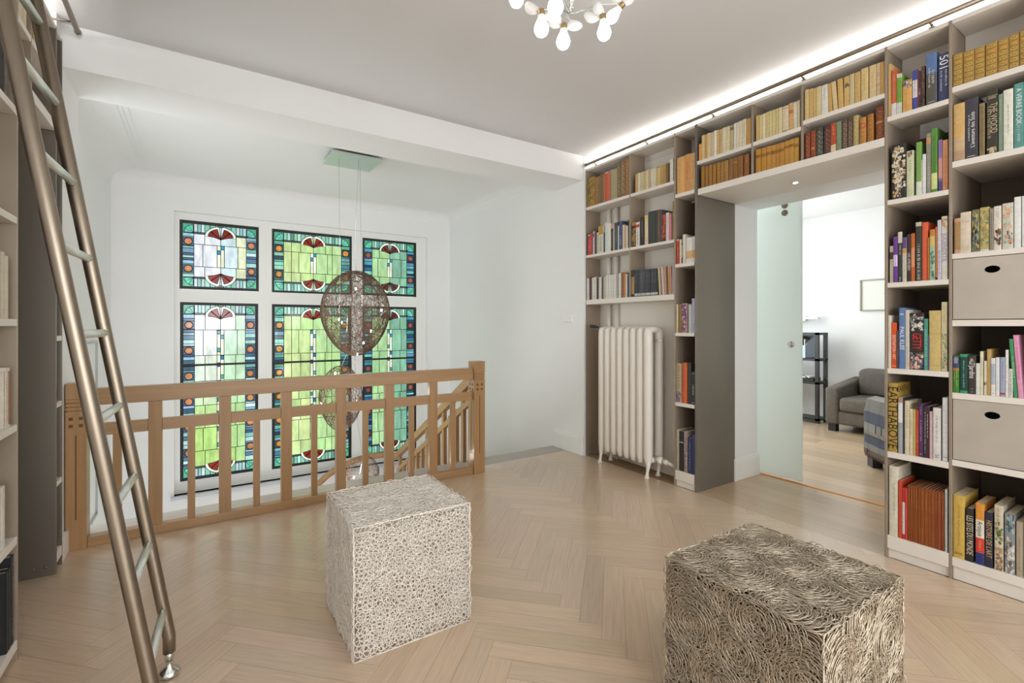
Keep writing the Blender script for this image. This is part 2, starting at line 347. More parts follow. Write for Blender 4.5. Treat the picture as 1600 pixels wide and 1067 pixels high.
# baseboards
b = B(); b.box(3.065, 3.09, 3.49, 3.93, 0, 0.16); b.box(3.072, 3.09, 3.49, 3.93, 0.16, 0.185); struct('baseboard_right', b, M_TRIM, bevel=.004)
b = B(); b.box(3.60, 3.95, 2.235, 2.262, 0, 0.16); b.box(3.60, 3.95, 2.246, 2.262, .16, .18); b.box(3.585, 3.615, 2.232, 2.262, 0, 0.18); struct('baseboard_doorway', b, M_TRIM, bevel=.004)
b = B(); b.box(-0.64, -0.618, 3.40, 3.55, 0, 0.12); struct('baseboard_left', b, M_TRIM, bevel=.003)
b = B(); b.box(7.085, 7.1, -1, 3.95, 0, 0.1); struct('baseboard_sitting_room', b, M_TRIM)
b = B(); b.box(-1.0, 3.2, 3.95, 6.6, -3.0, -2.9); struct('floor_lower_hall', b, M_OAK)
b = B(); b.box(-1.1, 3.2, 3.8, 3.93, -3.0, -0.22); struct('wall_under_landing', b, M_WALL)
b = B()
for y0_, y1_, z0_, z1_ in ((5.05, 5.07, -0.42, 1.1), (5.6, 5.62, -0.42, 1.1), (5.05, 5.62, -0.44, -0.42), (5.05, 5.62, 1.1, 1.12)): b.box(-0.80, -0.785, y0_, y1_, z0_, z1_)
struct('trim_5', b, mat('grey_edge_paint', hx('b9bbba'), 0.4))
# ================================================================== STAINED GLASS
def glass_window(idx, x0, x1, z0, z1, wide, tall, tint):
    w, h = x1-x0, z1-z0; fr = 0.030
    root = thing('window_%d' % idx, None, None, (x0+w/2, YG, z0)); root['kind'] = 'structure'
    b = B()
    b.box(x0, x0+fr, YG-.008, YG+.03, z0, z1); b.box(x1-fr, x1, YG-.008, YG+.03, z0, z1); b.box(x0+fr, x1-fr, YG-.008, YG+.03, z0, z0+fr); b.box(x0+fr, x1-fr, YG-.008, YG+.03, z1-fr, z1)
    ix0, ix1, iz0, iz1 = x0+fr, x1-fr, z0+fr, z1-fr; iw, ih = ix1-ix0, iz1-iz0
    zbar = None
    if tall:
        zbar = z0+h*(1-0.355); b.box(ix0, ix1, YG-.01, YG+.02, zbar-.012, zbar+.012)
    b.build('window_frame', M_LEAD, root)
    G = B(); LD = B(); lay = [0]
    def yl(k): return YG+0.010-0.0016*k
    def line(p, q, t=0.0032, k=0):
        p = Vector((p[0], 0, p[1])); q = Vector((q[0], 0, q[1])); d = q-p; L_ = d.length
        if L_ < 1e-5: return
        d.normalize(); n = Vector((-d.z, 0, d.x))*t; e = d*t*0.6
        ps = [p-e+n, q+e+n, q+e-n, p-e-n]
        vs = [(a.x, yl(k+.8), a.z) for a in ps]+[(a.x, yl(k-.5), a.z) for a in ps]
        LD.add(vs, [(0, 1, 2, 3), (7, 6, 5, 4), (0, 4, 5, 1), (1, 5, 6, 2), (2, 6, 7, 3), (3, 7, 4, 0)])
    def piece(poly, col, k=0, outline=True, t=0.0032):
        vs = [(p[0], yl(k), p[1]) for p in poly]; G.add(vs, [tuple(range(len(poly)))], col)
        if outline:
            for i in range(len(poly)-(1 if outline == 'open' else 0)): line(poly[i], poly[(i+1) % len(poly)], t, k)
    X = lambda u: ix0+u*iw
    def jit(c, a=0.12):
        k = 1+random.uniform(-a, a); return tuple(max(0, q*k*(1+random.uniform(-a/3, a/3))) for q in c)
    def rect(u0, u1, za, zb, col, k=0, out=True): piece([(X(u0), za), (X(u1), za), (X(u1), zb), (X(u0), zb)], col, k, out)
    GS = 0.33  # scale of the emitted pane colour
    def cc(h_, s=1.0):
        q = hx(h_); return tuple(c*GS*s for c in q)
    blues = ['9cc6dc', '4e6c8c', 'a8dcd8', '5f86a6', 'b8e6e0', '42607c', '7fc4b8', 'cfeeee'] if tint in ('white',) else ['6fb8a0', '2f5a60', '86cfc0', '4c7c9c', '9adfc4', '2c4a58', '5aa88c', '7fb4c8']
    if tint == 'teal': blues = ['4f9cb4', '1f4a60', '6cc0c4', '3c6c9c', '80d0c4', '203c54', '48a090', '6c9cc8']
    bw = 0.145*0.80/w if not wide else 0.118
    sq = bw*iw*1.02
    # border columns: corner squares, amber roundels, strips
    for side in (0, 1):
        ua, ub = (0, bw) if side == 0 else (1-bw, 1)
        for zz, up in ((iz1-sq, 1), (iz0, 0)):
            rect(ua, ub, zz, zz+sq, jit(cc('4fa888' if up else '5cc09c')))
            cx_ = X(ub) if side == 0 else X(ua); cz = zz if up else zz+sq
            cx_ = X((ua+ub)/2); sgn = 1 if side == 0 else -1
            ox, oz = (X(ub)-.006, zz+.006) if side == 0 else (X(ua)+.006, zz+.006)
            if not up: oz = zz+sq-.006
            R_ = sq*0.8; a0, a1 = (pi/2, pi) if side == 0 else (pi/2, 0)
            if not up: a0, a1 = -a0, -a1
            arc = [(ox+R_*math.cos(t), oz+R_*math.sin(t)) for t in np.linspace(a0, a1, 7)]
            piece([(ox, oz)]+arc, jit(cc('6fd8bc')), 1)
            for t in np.linspace(a0, a1, 4)[1:3]: line((ox, oz), (ox+R_*math.cos(t), oz+R_*math.sin(t)), .002, 1)
        za, zb = iz0+sq, iz1-sq
        n_r = 2 if not tall else 6
        pitch = (zb-za)/(n_r) if tall else (zb-za)
        cent = [zb-pitch*(i+0.42) for i in range(n_r)] if tall else [zb-0.12*(zb-za)-.035, za+0.12*(zb-za)+.035]
        z = zb; segs = []; q = 0
        while z > za+1e-4:
            hgt = random.choice([.028, .038, .045, .052]); ze = max(za, z-hgt)
            if ze-za < .015: ze = za
            rect(ua, ub, ze, z, jit(cc(blues[q % len(blues)]), .2)); q += random.choice([1, 1, 2, 3]); z = ze
        for cz in cent:
            rc = sq*0.36; cxx = X((ua+ub)/2)
            rect(ua, ub, cz-rc*1.15, cz+rc*1.15, jit(cc(blues[1])), 1)
            ring = [(cxx+rc*math.cos(t), cz+rc*math.sin(t)) for t in np.linspace(0, 2*pi, 17)[:-1]]
            amber = {'white': 'c88468', 'yellow': 'd08a3c', 'teal': '8a4a3c'}[tint]
            piece(ring, jit(cc(amber, 1.1), .25), 2, t=.0045)
            r2 = rc*.45; ring = [(cxx+r2*math.cos(t), cz+r2*math.sin(t)) for t in np.linspace(0, 2*pi, 7)[:-1]]
            piece(ring, jit(cc('e0a048' if tint != 'teal' else 'a8603c'), .2), 3, False)
    # centre field
    sh = 0.80/h*ih if not tall else 0.78
    def field(zrel):    # colour of the large panes at relative height (0 bottom .. 1 top)
        if tint == 'white':
            return 'e4f2fb'
        return None
    def big(u, z):  # garden green and sky white behind the glass put into pane tints
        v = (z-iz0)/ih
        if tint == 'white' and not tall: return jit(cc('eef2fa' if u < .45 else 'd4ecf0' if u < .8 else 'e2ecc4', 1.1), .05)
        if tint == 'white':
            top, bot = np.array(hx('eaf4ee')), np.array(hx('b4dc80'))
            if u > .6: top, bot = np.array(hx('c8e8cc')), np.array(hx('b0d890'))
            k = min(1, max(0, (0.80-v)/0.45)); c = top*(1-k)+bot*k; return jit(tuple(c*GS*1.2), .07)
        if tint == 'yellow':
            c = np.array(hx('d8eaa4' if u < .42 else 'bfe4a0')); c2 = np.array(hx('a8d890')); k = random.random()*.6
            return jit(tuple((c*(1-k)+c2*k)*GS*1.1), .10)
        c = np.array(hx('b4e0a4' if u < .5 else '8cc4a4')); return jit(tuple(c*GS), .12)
    if wide: us = [bw, .215, .335, .665, .755, 1-bw]
    else: us = [bw, bw, bw+(0.5-bw)*.40, 1-(bw+(0.5-bw)*.40), 1-bw, 1-bw]
    uL, uR = us[2], us[3]; narrow = (uR-uL)*.115
    strip = sq*0.86; bar = sq*.18; arch = 0.165*0.78
    def header(top):     # row of small strips, dark bar and the arch with its red fan
        s = 1 if top else -1; ze = iz1 if top else iz0
        for ua, ub in ((us[0], uL), (uR, 1-bw)):
            n = 3 if not wide else 5
            for i in range(n):
                a, c_ = ua+(ub-ua)*i/n, ua+(ub-ua)*(i+1)/n; zA, zB = sorted((ze, ze-s*strip)); rect(a, c_, zA, zB, jit(cc(['9cd8bc', 'b8e8d8', '6fa898'][i % 3] if tint != 'white' else ['ccd8e0', '9ad8d0', 'd8f0f0'][i % 3]), .15))
            zA, zB = sorted((ze-s*strip, ze-s*(strip+bar))); rect(ua, ub, zA, zB, jit(cc('4c5c60')))
        um = .5; zsp = ze-s*(strip*1.42); cxm = X(.5); rx = (X(uR)-X(uL))/2; rz = strip*1.34
        # background strips behind the arch
        n = 6
        for i in range(n):
            a, c_ = uL+(uR-uL)*i/n, uL+(uR-uL)*(i+1)/n; zA, zB = sorted((ze, ze-s*strip*1.42)); rect(a, c_, zA, zB, jit(cc('8cccb4'), .15))
        outer = [(cxm+rx*math.cos(t), zsp+s*rz*.98*math.sin(t)) for t in np.linspace(pi, 0, 19)]
        piece(outer, cc('f4f6ea', 1.15), 1, 'open')
        inner = [(cxm+rx*.86*math.cos(t), zsp+s*rz*.80*math.sin(t)) for t in np.linspace(pi, 0, 15)]
        piece(inner, big(.5, ze), 2, False)
        tip = (cxm, zsp-s*strip*.30)
        for sg in (-1, 1):
            for i, (a0, a1) in enumerate(((4, 38), (41, 74))):
                ts = np.radians(np.linspace(a0, a1, 7)); rr = rx*.80
                fan = [(cxm+sg*rr*math.cos(t), zsp+s*(rz*.76)*math.sin(t)) for t in ts]
                piece([tip]+([(cxm+sg*rx*.34, zsp-s*strip*.10), (cxm+sg*rx*.6, zsp)] if i == 0 else [])+fan, jit(cc('9a2c22' if tint != 'teal' else '6a3430', .9), .15), 3)
                line(tip, fan[-1] if i == 0 else fan[0], .0018, 3)
        r1 = [(cxm+rx*.16*math.cos(t), ze-s*strip*.22+s*strip*.18*math.sin(t)) for t in (pi, .75*pi, .25*pi, 0)]
        piece([(cxm-rx*.06, ze-s*strip*.22), (cxm+rx*.06, ze-s*strip*.22), tip], jit(cc('e8dce8', 1.1)), 3)
        piece([(cxm-rx*.2, ze), (cxm+rx*.2, ze), (cxm+rx*.14, ze-s*strip*.2), (cxm-rx*.14, ze-s*strip*.2)], jit(cc('507868')), 3)
    # rows
    zt, zb_ = iz1-strip-bar, iz0+strip+bar
    if tall: cuts = [zt, zt-.16, zt-.43, zt-.64, zt-.90, zt-1.14, zt-1.33, zb_+.15, zb_]; cuts = [zt-(zt-zb_)*q for q in (0, .10, .27, .44, .60, .75, .90, 1)]
    else: cuts = [zt, zt-(zt-zb_)*.24, zt-(zt-zb_)*.76, zb_]
    nrow = len(cuts)-1
    for r in range(nrow):
        zA, zB = cuts[r+1], cuts[r]; off = 0.025 if (r % 2 == 1) else 0
        e = (r == 0 or r == nrow-1)
        zA2, zB2 = zA, zB
        for ua, ub in ([(us[0], us[1]), (us[1], uL-off)] if wide else [(us[0], uL-off)]): rect(ua, ub, zA, zB, big(ua, zB))
        for ua, ub in ([(uR+off, us[4]), (us[4], 1-bw)] if wide else [(uR+off, 1-bw)]): rect(ua, ub, zA, zB, big(ub, zB))
        if r == 0: zB2 = iz1-strip*1.42
        if r == nrow-1: zA2 = iz0+strip*1.42
        if e:
            rect(uL, .5, zA2, zB2, big(.4, zB), 0); rect(.5, uR, zA2, zB2, big(.6, zB), 0)
        else:
            rect(uL-off, .5-narrow, zA, zB, big(.4, zB)); rect(.5+narrow, uR+off, zA, zB, big(.65, zB))
            hh = zB-zA; s1 = .045
            c1, c2 = ('3a9cb8', '4aa49c') if r % 2 else ('2c7ca8', '5cb4a0')
            for (ua, ub), seq in (((.5-narrow, .5), ([0.22, 0.22+s1/hh] if not tall else [0.02, .02+s1/hh, .72, .72+s1/hh] if r % 2 else [.3, .3+s1/hh])), ((.5, .5+narrow), ([0.0, s1/hh] if not tall else [0.2, .2+s1/hh] if r % 2 else [.02, .02+s1/hh, .78, .78+s1/hh]))):
                ts = [0]+seq+[1]
                for i in range(len(ts)-1):
                    a, c_ = zB-ts[i]*hh, zB-ts[i+1]*hh
                    if a-c_ > .004: rect(ua, ub, max(c_, zA), a, jit(cc(c1 if i == 1 else c2)) if i in (1, 3) else jit(cc('ecf2d8', 1.15), .06))
    header(True); header(False)
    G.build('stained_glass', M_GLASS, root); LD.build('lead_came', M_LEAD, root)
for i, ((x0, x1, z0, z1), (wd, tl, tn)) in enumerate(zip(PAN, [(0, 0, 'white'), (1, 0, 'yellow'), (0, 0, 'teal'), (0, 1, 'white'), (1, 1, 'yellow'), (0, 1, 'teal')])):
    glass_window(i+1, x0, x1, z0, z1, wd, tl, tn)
# ================================================================== BALUSTRADE
rail = thing('balustrade', 'oak balustrade with square balusters between two newel posts along the stairwell', 'railing', (0.7, 3.6, 0))
def newel(x0, x1, y0, y1, h, parent):
    b = B(); b.box(x0, x1, y0, y1, 0, h-.155); 
    z = h-.155
    for k in range(3):
        b.box(x0+.005, x1-.005, y0+.005, y1-.005, z, z+.006); b.box(x0, x1, y0, y1, z+.006, z+.022); z += .022
    b.box(x0, x1, y0, y1, z, h)
    o = b.build('newel_post', M_OAKV, parent, bevel=.002)
    d = B(); cx_, cy_ = (x0+x1)/2, (y0+y1)/2
    for i in (-1, 1):
        for zz in (h-.205, h-.245):
            d.box(cx_+i*.021-.009, cx_+i*.021+.009, y0-.0012, y0+.002, zz, zz+.018); d.box(x0-.0012, x0+.002, cy_+i*.021-.009, cy_+i*.021+.009, zz, zz+.018); d.box(x1-.002, x1+.0012, cy_+i*.021-.009, cy_+i*.021+.009, zz, zz+.018)
    d.box(cx_-.003, cx_+.003, y0-.0012, y0+.002, .17, h-.29); d.box(x0-.0012, x0+.002, cy_-.003, cy_+.003, .17, h-.29)
    d.build('carved_notches', mat('notch_shadow_wood', hx('6a4522'), 0.7), o)
    return o
newel(-0.635, -0.545, 3.55, 3.65, 0.93, rail); newel(1.925, 2.030, 3.55, 3.655, 0.95, rail)
b = B(); b.box(-0.545, 1.925, 3.565, 3.635, 0.80, 0.895); b.build('handrail', M_OAKH, rail, bevel=.004)
b = B(); b.box(-0.545, 1.925, 3.57, 3.63, 0.0, 0.055); b.build('bottom_rail', M_OAKH, rail, bevel=.003)
wides = [-0.237+0.361*k for k in range(6)]; edges = [-0.545]+wides+[1.925]
for x in wides:
    b = B(); b.box(x-.034, x+.034, 3.575, 3.625, 0.05, 0.802); b.build('baluster', M_OAKV, rail, bevel=.002)
for i in range(len(edges)-1):
    xa = edges[i]+(.034 if i else 0); xb = edges[i+1]-(.034 if i < len(edges)-2 else 0)
    b = B(); b.box(xa, xb, 3.582, 3.618, 0.622, 0.692); b.build('middle_rail', M_OAKH, rail, bevel=.002)
    xm = -0.416 if i == 0 else (edges[i]+edges[i+1])/2 if i < len(edges)-2 else 1.747
    b = B(); b.box(xm-.020, xm+.020, 3.585, 3.615, 0.05, 0.625); b.build('baluster', M_OAKV, rail, bevel=.002)
# ---- stairs
st = thing('staircase', 'oak stairs going down beside the white wall behind the newel post', 'stairs', (2.6, 4.8, -1.2))
SLOPE = 0.60; n = 7; tr = 0.27; rs = 0.166
for k in range(n):
    y0_ = 3.955+k*tr; z1_ = -rs*(k+1)
    b = B(); b.box(2.10, 3.085, y0_-.02, y0_+tr, z1_-.035, z1_); b.build('tread', M_OAKH, st, bevel=.003)
    b = B(); b.box(2.10, 3.085, y0_-.0, y0_+.015, z1_+0.0, z1_+rs-.036 if k else -.2+.0); 
    if k: b.build('riser', M_TRIM, st)
zl = -rs*(n+1)+.0
b = B(); b.box(2.03, 3.085, 3.955+n*tr, 6.46, zl-.12, zl); b.build('landing', M_OAKH, st)
for k in range(7):
    x1_ = 2.03-k*.27; z1_ = zl-rs*(k+1)
    b = B(); b.box(x1_-.27, x1_, 5.70, 6.46, z1_-.04, z1_); b.build('tread', M_OAKH, st)
b = B(); b.prism([(3.955, -.04), (5.9, -.04-1.945*.615), (5.9, -.32-1.945*.615), (3.955, -.32)], lambda p, t: (t, p[0], p[1]), 2.05, 2.09); b.build('stringer', M_OAKH, st)
# stair balustrade
sb = thing('stair_balustrade', 'sloping oak stair railing with paired balusters seen through the landing railing', 'railing', (2.0, 4.7, -.5))
def slope_z(y): return 0.90-SLOPE*(y-3.70)
xs0, xs1 = 2.00, 2.05
b = B(); b.prism([(3.655, .895), (5.70, slope_z(5.70)), (5.70, slope_z(5.70)-.075), (3.655, .80)], lambda p, t: (t, p[0], p[1]), xs0-.005, xs1+.005); b.build('handrail', M_OAKH, sb, bevel=.003)
b = B(); b.prism([(3.655, .69), (5.70, slope_z(5.70)-.20), (5.70, slope_z(5.70)-.255), (3.655, .63)], lambda p, t: (t, p[0], p[1]), xs0+.005, xs1-.005); b.build('middle_rail', M_OAKH, sb)
b = B(); b.prism([(3.70, .03), (5.70, .03-1.2), (5.70, -.03-1.2), (3.70, -.05)], lambda p, t: (t, p[0], p[1]), xs0, xs1); b.build('bottom_rail', M_OAKH, sb)
for k in range(14):
    y = 3.80+k*.14; w_ = .024 if k % 3 == 1 else .016; top = slope_z(y)-(.04 if k % 3 == 1 else .21)
    b = B(); b.box(xs0+.008, xs1-.008, y-w_, y+w_, 0.03-SLOPE*(y-3.70)-.03, top); b.build('baluster', M_OAKV, sb)
path = [(2.025, 5.68, slope_z(5.68)-.04), (1.99, 5.80, -.385), (1.90, 5.84, -.35), (1.72, 5.85, -.345), (1.52, 5.85, -.37), (1.35, 5.85, -.42), (1.22, 5.85, -.50), (1.08, 5.85, -.61), (0.92, 5.85, -.70), (0.6, 5.85, -.93), (0.1, 5.85, -1.25)]
b = B(); b.tube(path, .038, 8); b.build('curved_handrail', M_OAKH, sb)
b = B(); b.tube([(p[0], p[1], p[2]-.30-.06*(i > 3)) for i, p in enumerate(path)], .028, 8); b.build('lower_curved_rail', M_OAKH, sb)
# ================================================================== BOOKCASES
def panel(name, root, x0, x1, y0, y1, z0, z1, m, bevel=0.0015):
    b = B(); b.box(x0, x1, y0, y1, z0, z1); return b.build(name, m, root, bevel=bevel)
TH = 0.026; PT = 0.012; ZT = 2.745
def case(name, label, y0, y1, shelves, back, sides=(1, 1), top=True, xb=3.59, xtop=3.31, ztopback=2.2, deep_from=0, zbot=0.0, plinth=None, xf=XF, sgn=1, steel=None, div=()):
    """y0>y1: far edge and near edge. shelves: list of (z of top face, thickness)."""
    root = thing(name, label, 'bookcase', ((xf+xb)/2, (y0+y1)/2, zbot))
    X = lambda a: a if sgn == 1 else a
    def pn(nm, xa, xc, ya, yb, za, zc, m): return panel(nm, root, min(xa, xc), max(xa, xc), min(ya, yb), max(ya, yb), za, zc, m)
    zlo = zbot
    if sides[0]: pn('side_panel', xf, xb, y0-PT/2+.0, y0+PT/2, zlo, ZT+.02, steel or M_STEEL_L)
    if sides[1]: pn('side_panel', xf, xb, y1-PT/2, y1+PT/2, zlo, ZT+.02, steel or M_STEEL_L)
    for z, th in shelves:
        bx = xb if (z < ztopback) else xtop
        pn('shelf', xf, bx, y0-PT/2-.0005, y1+PT/2+.0005, z-th, z, M_SHELF)
    if top: pn('top_board', xf, xtop, y0-PT/2-.0005, y1+PT/2+.0005, ZT, ZT+.02, M_SHELF)
    pn('back_panel', xtop, xtop+sgn*.012, y0-PT/2-.001, y1+PT/2+.001, back, ZT+.02, M_SHELF)
    if xb != xtop and back > zbot+.3:
        pn('back_panel', xb-sgn*.012, xb, y0-PT/2-.001, y1+PT/2+.001, zlo+.02, back, M_BACK)
    if plinth: pn('plinth', xf+sgn*.012, xf+sgn*.03, y0-PT/2-.001, y1+PT/2+.001, 0.0, plinth, M_SHELF)
    for yd, za, zc in div: pn('divider', xf, xtop, yd-PT/2, yd+PT/2, za, zc, M_STEEL_L)
    return root
case('bookcase', 'wide open bookcase hung above the white radiator', 3.482, 2.446, [(2.394, .026), (1.932, .024), (1.502, .044)], 2.7, (1, 0), True, xb=3.295, xtop=3.295, zbot=0.0,
     div=[(2.914, 1.502, ZT)])
case('bookcase', 'narrow bookcase tower between the radiator and the doorway', 2.446, 2.262, [(2.281, .028), (1.734, .026), (1.198, .026), (0.655, .028), (0.125, .075)], 2.24, (1, 0), plinth=.055, ztopback=2.2)
pr = thing('steel_panel', 'tall dark steel panel lining the far side of the doorway', 'panel', (3.35, 2.256, 0))
panel('sheet', pr, XF, 3.598, 2.244, 2.262, 0.0, ZT+.02, M_STEEL)
case('bookcase', 'bridge bookcase spanning the top of the doorway', 2.244, 1.066, [(2.276, .045)], 2.28, (0, 0), xb=3.60, xtop=3.31, zbot=2.231, ztopback=2.3,
     div=[(1.817, 2.276, ZT), (1.498, 2.276, ZT)])
for c in [o for o in COL.objects if o.name.startswith('bookcase') and o.get('label', '').startswith('bridge')]:
    for ya, yb, z in ((2.244, 1.823, 2.485), (1.811, 1.504, 2.488), (1.492, 1.072, 2.517)):
        panel('shelf', c, XF, 3.31, yb, ya, z-.026, z, M_SHELF)
case('bookcase', 'tall bookcase tower beside the doorway, opposite the dark steel panel', 1.066, 0.80, [(2.381, .026), (1.930, .026), (1.484, .026), (1.023, .028), (0.573, .032), (0.121, .070)], 2.36, (1, 1), plinth=.05, ztopback=2.2)
case('bookcase', 'bookcase tower holding two metal storage boxes', 0.80, 0.505, [(2.431, .028), (2.062, .030), (1.607, .026), (1.280, .030), (0.922, .030), (0.591, .030), (0.109, .043)], 2.41, (0, 1), plinth=.065, ztopback=2.3)
case('bookcase', 'empty bookcase tower past the one with metal boxes', 0.505, 0.19, [(2.381, .026), (1.930, .026), (1.484, .026), (1.023, .028), (0.573, .032), (0.121, .070)], 2.36, (0, 1), plinth=.05, ztopback=2.2)
# two metal storage boxes with an oval finger hole
def metalbox(z0, z1, label):
    r = thing('storage_box', label, 'box', (3.3, 0.65, z0), 'metal storage boxes')
    y0_, y1_ = 0.791, 0.514; cy, cz = 0.651-.0, (z1-.060); a_, c_ = .027, .017
    b = B(); N_ = 24
    hole = [(cy+a_*math.cos(t), cz+c_*math.sin(t)) for t in np.linspace(0, 2*pi, N_, endpoint=False)]
    # front sheet around the oval
    def outer(t):
        dx, dz = math.cos(t), math.sin(t); ks = []
        if dx > 1e-6: ks.append((y0_-cy)/dx)
        if dx < -1e-6: ks.append((y1_-cy)/dx)
        if dz > 1e-6: ks.append((z1-cz)/dz)
        if dz < -1e-6: ks.append((z0-cz)/dz)
        k = min(ks); return (cy+dx*k, cz+dz*k)
    ts = sorted(list(np.linspace(0, 2*pi, N_, endpoint=False))+[math.atan2(zz-cz, yy-cy) % (2*pi) for zz in (z0, z1) for yy in (y0_, y1_)])
    ho = [(cy+a_*math.cos(t), cz+c_*math.sin(t)) for t in ts]; ou = [outer(t) for t in ts]; M_ = len(ts)
    vs = [(XF+.004, p[0], p[1]) for p in ou]+[(XF+.004, p[0], p[1]) for p in ho]+[(XF+.007, p[0], p[1]) for p in ou]+[(XF+.007, p[0], p[1]) for p in ho]
    fs = []
    for i in range(M_):
        j = (i+1) % M_
        fs += [(i, j, M_+j, M_+i), (2*M_+i, 3*M_+i, 3*M_+j, 2*M_+j), (M_+i, M_+j, 3*M_+j, 3*M_+i), (i, 2*M_+i, 2*M_+j, j)]
    b.add(vs, fs); b.build('front', M_ZINC, r)
    b = B(); b.box(XF+.008, XF+.36, y1_, y1_+.003, z0, z1-.01); b.box(XF+.008, XF+.36, y0_-.003, y0_, z0, z1-.01); b.box(XF+.008, XF+.36, y1_, y0_, z0, z0+.003); b.box(XF+.357, XF+.36, y1_, y0_, z0, z1-.01)
    b.build('body', M_STEEL, r)
metalbox(1.284, 1.578, 'metal storage box with oval finger hole, the higher of the two in the bookcase')
metalbox(0.595, 0.890, 'metal storage box with oval finger hole, the lower of the two in the bookcase')
# left hand bookcases (opposite wall): fronts at XL, bodies towards -X
case('bookcase', 'bookcase tower behind the foot of the steel ladder', 2.51, 1.75, [(2.065, .028), (1.657, .026), (1.276, .026), (0.884, .026), (0.466, .03), (0.078, .035)], 2.2, (1, 1), xb=-1.09, xtop=-0.84, xf=-0.58, sgn=-1, ztopback=2.2)
pr = thing('steel_panel', 'tall dark steel panel in the recess behind the ladder', 'panel', (-0.85, 3.28, 0))
panel('sheet', pr, -1.09, XL, 3.270, 3.286, 0.0, ZT+.02, M_STEEL)
b = B()
for yy in (-0.655, -0.70): b.lathe([(0.0, -.004), (0.008, -.003), (0.008, 0)], (yy, 3.269, 0.045), 10, 'y')
b.build('bolt', M_STEEL, pr)
case('bookcase', 'slim bookcase at the corner by the left newel post', 3.395, 3.286, [(2.30, .028), (1.75, .026), (1.20, .026), (0.86, .026), (0.46, .026), (0.10, .05)], 2.2, (1, 0), xb=-1.09, xtop=-0.84, xf=XL, sgn=-1, ztopback=2.2, steel=M_STEEL)
brl = case('bookcase', 'bridge bookcase high above the recess behind the ladder', 3.270, 2.517, [(2.276, .045)], 2.28, (0, 0), xb=-1.09, xtop=-0.84, xf=XL, sgn=-1, zbot=2.231, ztopback=2.3, div=[(2.86, 2.276, ZT)])
panel('shelf', brl, -0.84, XL, 2.866, 3.264, 2.474, 2.50, M_SHELF); panel('shelf', brl, -0.84, XL, 2.527, 2.854, 2.474, 2.50, M_SHELF)
# ladder rails along the tops of both cases
def ladder_rail(x, y0, y1, z, xs, label):
    r = thing('ladder_rail', label, 'rail', (x, y1, z), 'steel ladder rails')
    b = B(); b.tube([(x, y0, z), (x, y1, z)], .013, 12); b.build('tube', M_INOX, r)
    b = B(); b.lathe([(0, .0), (.017, .002), (.017, .02), (.013, .022)], (x, y1-.02, z), 12, 'y'); b.build('end_cap', M_CHROME, r)
    y = y1-.12
    while y > y0:
        b = B(); b.tube([(x, y, z), (xs, y, z-.012)], .006, 8); b.lathe([(0, 0), (.014, .001), (.014, .006), (0, .007)], (xs, y, z-.024), 10, 'z'); b.build('bracket', M_INOX, r); y -= 0.62
ladder_rail(3.085, 0.0, 3.475, 2.795, 3.13, 'thin steel ladder rail along the top of the bookcase wall above the doorway')
ladder_rail(-0.56, 1.2, 3.44, 2.83, -0.66, 'steel ladder rail ending near the ceiling beam above the ladder')
# ================================================================== LADDER
ld = thing('library_ladder', 'leaning brushed steel library ladder with round rungs', 'ladder', (-0.1, 1.92, 0))
def lx(z, y=2.10): return -0.078-z*0.1612-(.017 if y < 2 else 0)
for y in (1.75, 2.10):
    b = B(); b.tube([(lx(.13, y), y, .085), (lx(.13, y), y, .14), (lx(.20, y), y, .21), (lx(1.5, y), y, 1.5), (lx(2.86, y), y, 2.86)], .0195, 14); s_ = b.build('stile', M_INOX, ld)
    b = B(); b.lathe([(0.0, 0.0), (.030, 0.002), (.034, .012), (.028, .022), (.012, .034), (.010, .06), (.014, .062), (.014, .09), (0, .091)], (lx(.13, y), y, 0.0), 16); b.build('foot', M_CHROME, ld)
for k in range(11):
    z = 0.239+.247*k
    b = B(); b.tube([(lx(z, 1.75), 1.75, z), (lx(z), 2.10, z)], .0125, 12); b.build('rung', M_RUNG, ld)
for y in (1.75, 2.10):
    b = B(); b.tube([(lx(2.80, y), y, 2.80), (-.545, y, 2.86), (-.56, y, 2.875), (-.585, y, 2.86), (-.59, y, 2.82)], .008, 8); b.build('hook', M_INOX, ld)
# ================================================================== RADIATOR
rd = thing('radiator', 'tall white cast iron column radiator below the hanging bookcase', 'radiator', (3.15, 2.95, 0))
NS = 8; PY = 0.0765; ry0 = 2.650
for k in range(NS):
    yc = ry0+.038+k*PY; b = B()
    for xa in (3.082, 3.215):
        prof = []
        poly = [(xa+.030*math.cos(t)*1.0, yc+.0345*math.sin(t)) for t in np.linspace(0, 2*pi, 16, endpoint=False)]
        pth = [(xa, yc, .12), (xa, yc, .14), (xa, yc, .17), (xa, yc, 1.19), (xa, yc, 1.225)]
        b.lathe([(0, .105), (.018, .108), (.030, .13), (.0355, .17), (.0355, 1.185), (.030, 1.222), (.016, 1.236), (0, 1.238)], (xa, yc, 0), 14)
    b.tube([(3.075, yc, 1.205), (3.11, yc, 1.219), (3.15, yc, 1.222), (3.19, yc, 1.219), (3.22, yc, 1.205)], .028, 10)
    b.tube([(3.085, yc, .15), (3.15, yc, .135), (3.215, yc, .15)], .026, 10)
    b.build('section', M_RAD, rd)
for y in (ry0+.03, ry0+.03+7*PY+.015):
    for x in (3.078, 3.215):
        b = B(); b.tube([(x, y, .14), (x-.004, y, .09), (x-.012, y, .05), (x-.016, y, .025), (x-.022, y, .008)], [.026, .017, .012, .014, .018], 10); b.lathe([(0, 0), (.02, .001), (.022, .008), (.012, .02), (0, .022)], (x-.02, y, 0), 12); b.build('foot', M_RAD, rd)
